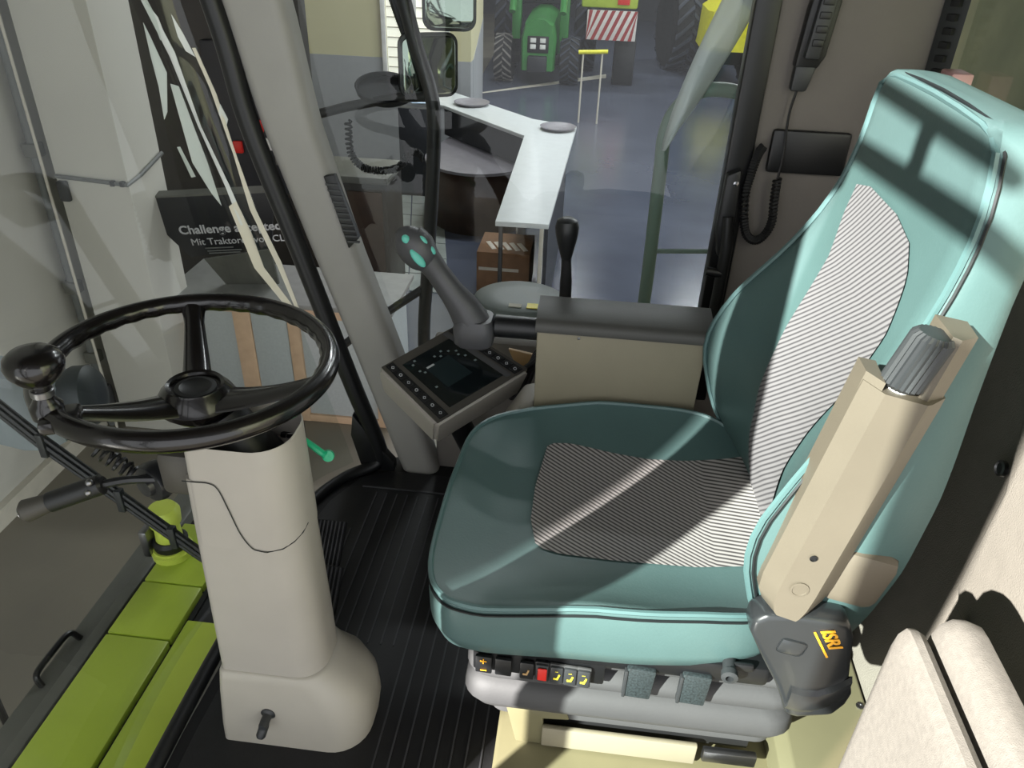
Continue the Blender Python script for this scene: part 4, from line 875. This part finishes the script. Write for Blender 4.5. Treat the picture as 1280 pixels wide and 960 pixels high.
G().box((-1.0, 6.715, -1.52), (-.62, 6.721, -1.49)).obj('tape_band', 'tape', bx)
struct(G().prism([V(-3.3, 15.1, GZ), V(-2.6, 15.9, GZ), V(.1, 19.0, GZ), V(.1, 18.5, GZ)], (0, 0, .006)).obj('floor_strip', 'strip'), 'pale strip on the showroom floor', 'floor strip')  # thin pale strip lying on the floor

struct(G().box((-6.3, -.5, GZ), (-6.02, 30, 5.2)).obj('added_wall_left_outer', 'wall'), 'unseen outer left showroom wall added to block the sun', 'wall')  # added out of view to keep sun off the partition and back wall
# showroom roof with its lamps
struct(G().box((-9, -4.7, 5.2), (14, 30.2, 5.35)).obj('ceiling_showroom', 'facade'), 'pale showroom roof', 'ceiling')
for i, (x, y) in enumerate(((-.6, 8.6), (2.2, 8.6), (-1.0, 13), (3.5, 13), (-1.0, 20), (3.5, 20))):
    cl = thing('ceiling_light', (x, y, 5.1), 'long white showroom lamp under the roof, ' + ('left row, ' if x < 0 else 'right row, ') + {8.6: 'nearest the cab', 13: 'middle of three', 20: 'farthest from the cab'}[y], 'lamp', 'showroom ceiling lamps')
    G().box((x - .9, y - .15, 5.12), (x + .9, y + .15, 5.2), .01).obj('lamp_tray', 'white', cl)
    ld = bpy.data.lights.new('lamp_light', 'AREA'); ld.shape = 'RECTANGLE'; ld.size = 1.8; ld.size_y = .3; ld.energy = 170; ld.color = (.95, .98, 1)
    lo = bpy.data.objects.new('lamp_light', ld); COL.objects.link(lo); lo.parent = cl; lo.location = (0, 0, -.02)
# back walls
bw = G().box((-6.0, 10.7, -.32), (-1.72, 10.9, 3.2)).obj('wall_back', 'wallc'); struct(bw, 'cream showroom wall with bright window', 'wall')
struct(G().box((-6.0, 10.69, GZ), (-1.72, 10.9, -.32)).obj('wall_back_dado', 'dado'), 'grey dado below the cream wall', 'wall')
struct(G().prism([V(-1.72, 10.9, -.32), V(-2.28, 15.6, -.32), V(-2.5, 15.6, -.32), V(-1.95, 10.9, -.32)], (0, 0, 3.5)).obj('wall_side', 'wallc'), 'cream side wall running back behind the desk', 'wall')
struct(G().prism([V(-1.715, 10.9, GZ), V(-2.275, 15.6, GZ), V(-2.51, 15.6, GZ), V(-1.96, 10.9, GZ)], (0, 0, 1.43)).obj('wall_side_dado', 'dado'), 'grey dado of the cream side wall', 'wall')
w4 = thing('window_4', (-2.9, 10.68, -.7), 'bright daylight window with blinds in the cream wall', 'window'); w4['kind'] = 'structure'
G().box((-2.82, 10.660, -.62), (-2.05, 10.688, 1.4), .003).obj('pane', 'blind', w4)
for x in (-2.86, -2.45, -2.02): G().box((x - .03, 10.640, -.66), (x + .03, 10.690, 1.44), .004).obj('frame_post', 'white', w4)
for k in range(12): G().box((-2.81, 10.650, -.55 + k * .12), (-2.06, 10.662, -.535 + k * .12)).obj('slat', 'strip', w4)
struct(G().box((-9, 30, GZ), (14, 30.2, 5)).obj('wall_far', 'deskdk'), 'dark far end wall of the showroom', 'wall')

# green tractor
def wheel(name, c, r, w, mt_l, parent, ang=0, lugs=18):
    c = V(*c); 
    prof = [(r * .55, -w * .42), (r * .82, -w * .5), (r * .95, -w * .46), (r * .97, -w * .3), (r * .97, w * .3), (r * .95, w * .46), (r * .82, w * .5), (r * .55, w * .42)]
    ax_ = V(math.cos(R(ang)), math.sin(R(ang)), 0)
    ty = G().lathe(c, ax_, prof, 32).obj('tyre', 'tyre', parent)
    side = V(-math.sin(R(ang)), math.cos(R(ang)), 0); g = G()
    for k in range(lugs):
        for sgn in (-1, 1):
            a = 2 * math.pi * (k + (.25 if sgn > 0 else -.25)) / lugs
            def rp(th, rad, s): return c + ax_ * s + (V(0, 0, 1) * math.cos(th) + side * math.sin(th)) * rad
            dth = .17
            p = [rp(a + dth, r * .95, sgn * .0), rp(a + dth + .10, r * .95, 0), rp(a - dth + .10, r * .93, sgn * w * .48), rp(a - dth, r * .93, sgn * w * .48)]
            q_ = [rp(a + dth, r * 1.02, sgn * .0), rp(a + dth + .10, r * 1.02, 0), rp(a - dth + .10, r, sgn * w * .48), rp(a - dth, r, sgn * w * .48)]
            g.loft([p, q_])
    tag(g.obj('tread_lugs', mt_l, ty), kind='stuff')
    G().lathe(c, ax_, [(r * .56, -w * .25), (r * .5, -w * .3), (r * .2, -w * .1), (r * .2, w * .1), (r * .5, w * .3), (r * .56, w * .25)], 20).obj('wheel_rim', 'yellowm' if mt_l == 'lug' else 'dkgrey', ty)
tr = thing('green_tractor', (-1.35, 18.3, GZ), 'green tractor with front loader parked facing the camera', 'tractor')
wheel('w', (-2.10, 17.6, GZ + .47), .47, .38, 'lug', tr); wheel('w', (-.70, 17.6, GZ + .47), .47, .40, 'tread', tr)  # left front lugs get a paler colour for the light falling on them
wheel('w', (-2.25, 19.6, GZ + .85), .85, .5, 'tread', tr); wheel('w', (-.45, 19.6, GZ + .85), .85, .5, 'tread', tr)
G().loft([[V(-1.36 + s * x, y, z + h) for x, z in ((-.36, -1.45), (.36, -1.45), (.37, -.85), (.30, -.58), (.12, -.47), (-.12, -.47), (-.30, -.58), (-.37, -.85))] for y, s, h in ((17.15, .86, 0), (17.22, .97, .01), (17.5, 1, .03), (19.0, 1, .12))]).obj('bonnet', 'green', tr)
G().box((-1.58, 17.12, -1.10), (-1.14, 17.17, -.78), .02).obj('grille', 'black', tr)
for x in (-1.46, -1.26):
    for z in (-.98, -.86): G().box((x - .06, 17.10, z - .045), (x + .06, 17.13, z + .045), .01).obj('headlamp', 'white', tr)
G().box((-1.56, 17.0, -1.46), (-1.16, 17.3, -1.15), .03).obj('front_weight', 'deskdk', tr)
G().box((-1.95, 17.5, GZ + .38), (-.85, 17.7, GZ + .58), .03).obj('axle', 'black', tr)
for s in (-1, 1):
    x = -1.36 + s * .50
    G().box((x - .09, 17.5, -.9), (x + .09, 17.75, .6), .02).obj('loader_mast', 'green', tr); G().tube([(x, 17.6, .3), (x, 17.0, .1), (x, 16.7, -.3)], .07, 8).obj('loader_arm', 'green', tr)
G().box((-1.95, 18.9, -.35), (-.75, 20.2, 1.2), .08).obj('cab', 'deskdk', tr)
# striped warning board with implement behind
wbd = thing('warning_board', (.1, 17.5, -1.2), 'red and white striped warning board on a dark implement', 'warning board')
G().box((-.40, 17.5, -.84), (.62, 17.54, -.28), .01).obj('board', 'board', wbd)
for k in range(9):
    x = -.62 + k * .155
    pts = [(x, -.84), (x + .075, -.84), (x + .33, -.28), (x + .255, -.28)]
    pts = [(max(-.40, min(.62, a)), b) for a, b in pts]
    if pts[1][0] - pts[0][0] < .005 and pts[2][0] - pts[3][0] < .005: continue
    G().prism([V(a, 17.495, b) for a, b in pts], (0, .006, 0)).obj('red_stripe', 'boardred', wbd)
im = thing('implement', (.3, 18.0, GZ), 'dark farm implement with lime frame behind the striped board', 'implement')
G().box((.22, 17.7, GZ), (.66, 18.8, -.84), .03).obj('ballast', 'black', im); G().box((-.55, 17.9, -.28), (.62, 18.6, .25), .05).obj('lime_frame', 'claas', im); G().box((.2, 17.85, -.2), (.45, 17.92, .2), .01).obj('red_light', 'red', im)
yb = thing('yellow_barrier', (-.15, 14.0, GZ), 'small yellow barrier rail in front of the implement', 'barrier')
G().cyl((-.42, 14, -.60), (.07, 14, -.57), .035, None, 10).obj('rail', 'yellowm', yb); G().cyl((-.02, 14, GZ), (-.02, 14, -.58), .016, None, 10).obj('post', 'strip', yb); G().cyl((-.34, 14, GZ), (-.34, 14, -.6), .016, None, 10).obj('post', 'strip', yb)
# machine on the right with large tyres
yt = thing('yellow_tractor', (2.6, 19.5, GZ), 'yellow fendered tractor with big tyres at far right', 'tractor')
wheel('w', (1.75, 20.3, GZ + 1.0), 1.0, .75, 'tread', yt, 12, 20); wheel('w', (3.35, 18.3, GZ + .85), .85, .6, 'tread', yt, 12, 18)
G().loft([[V(2.55 + x * s, y, z) for x, z in ((-.5, -1.0), (.5, -1.0), (.45, -.25), (0, .05), (-.45, -.25))] for y, s in ((17.9, .8), (18.1, 1), (20.5, 1))]).obj('bonnet', 'yellowm', yt)
G().box((2.2, 18.5, GZ + .4), (3.0, 21, -.7), .05).obj('chassis', 'black', yt)
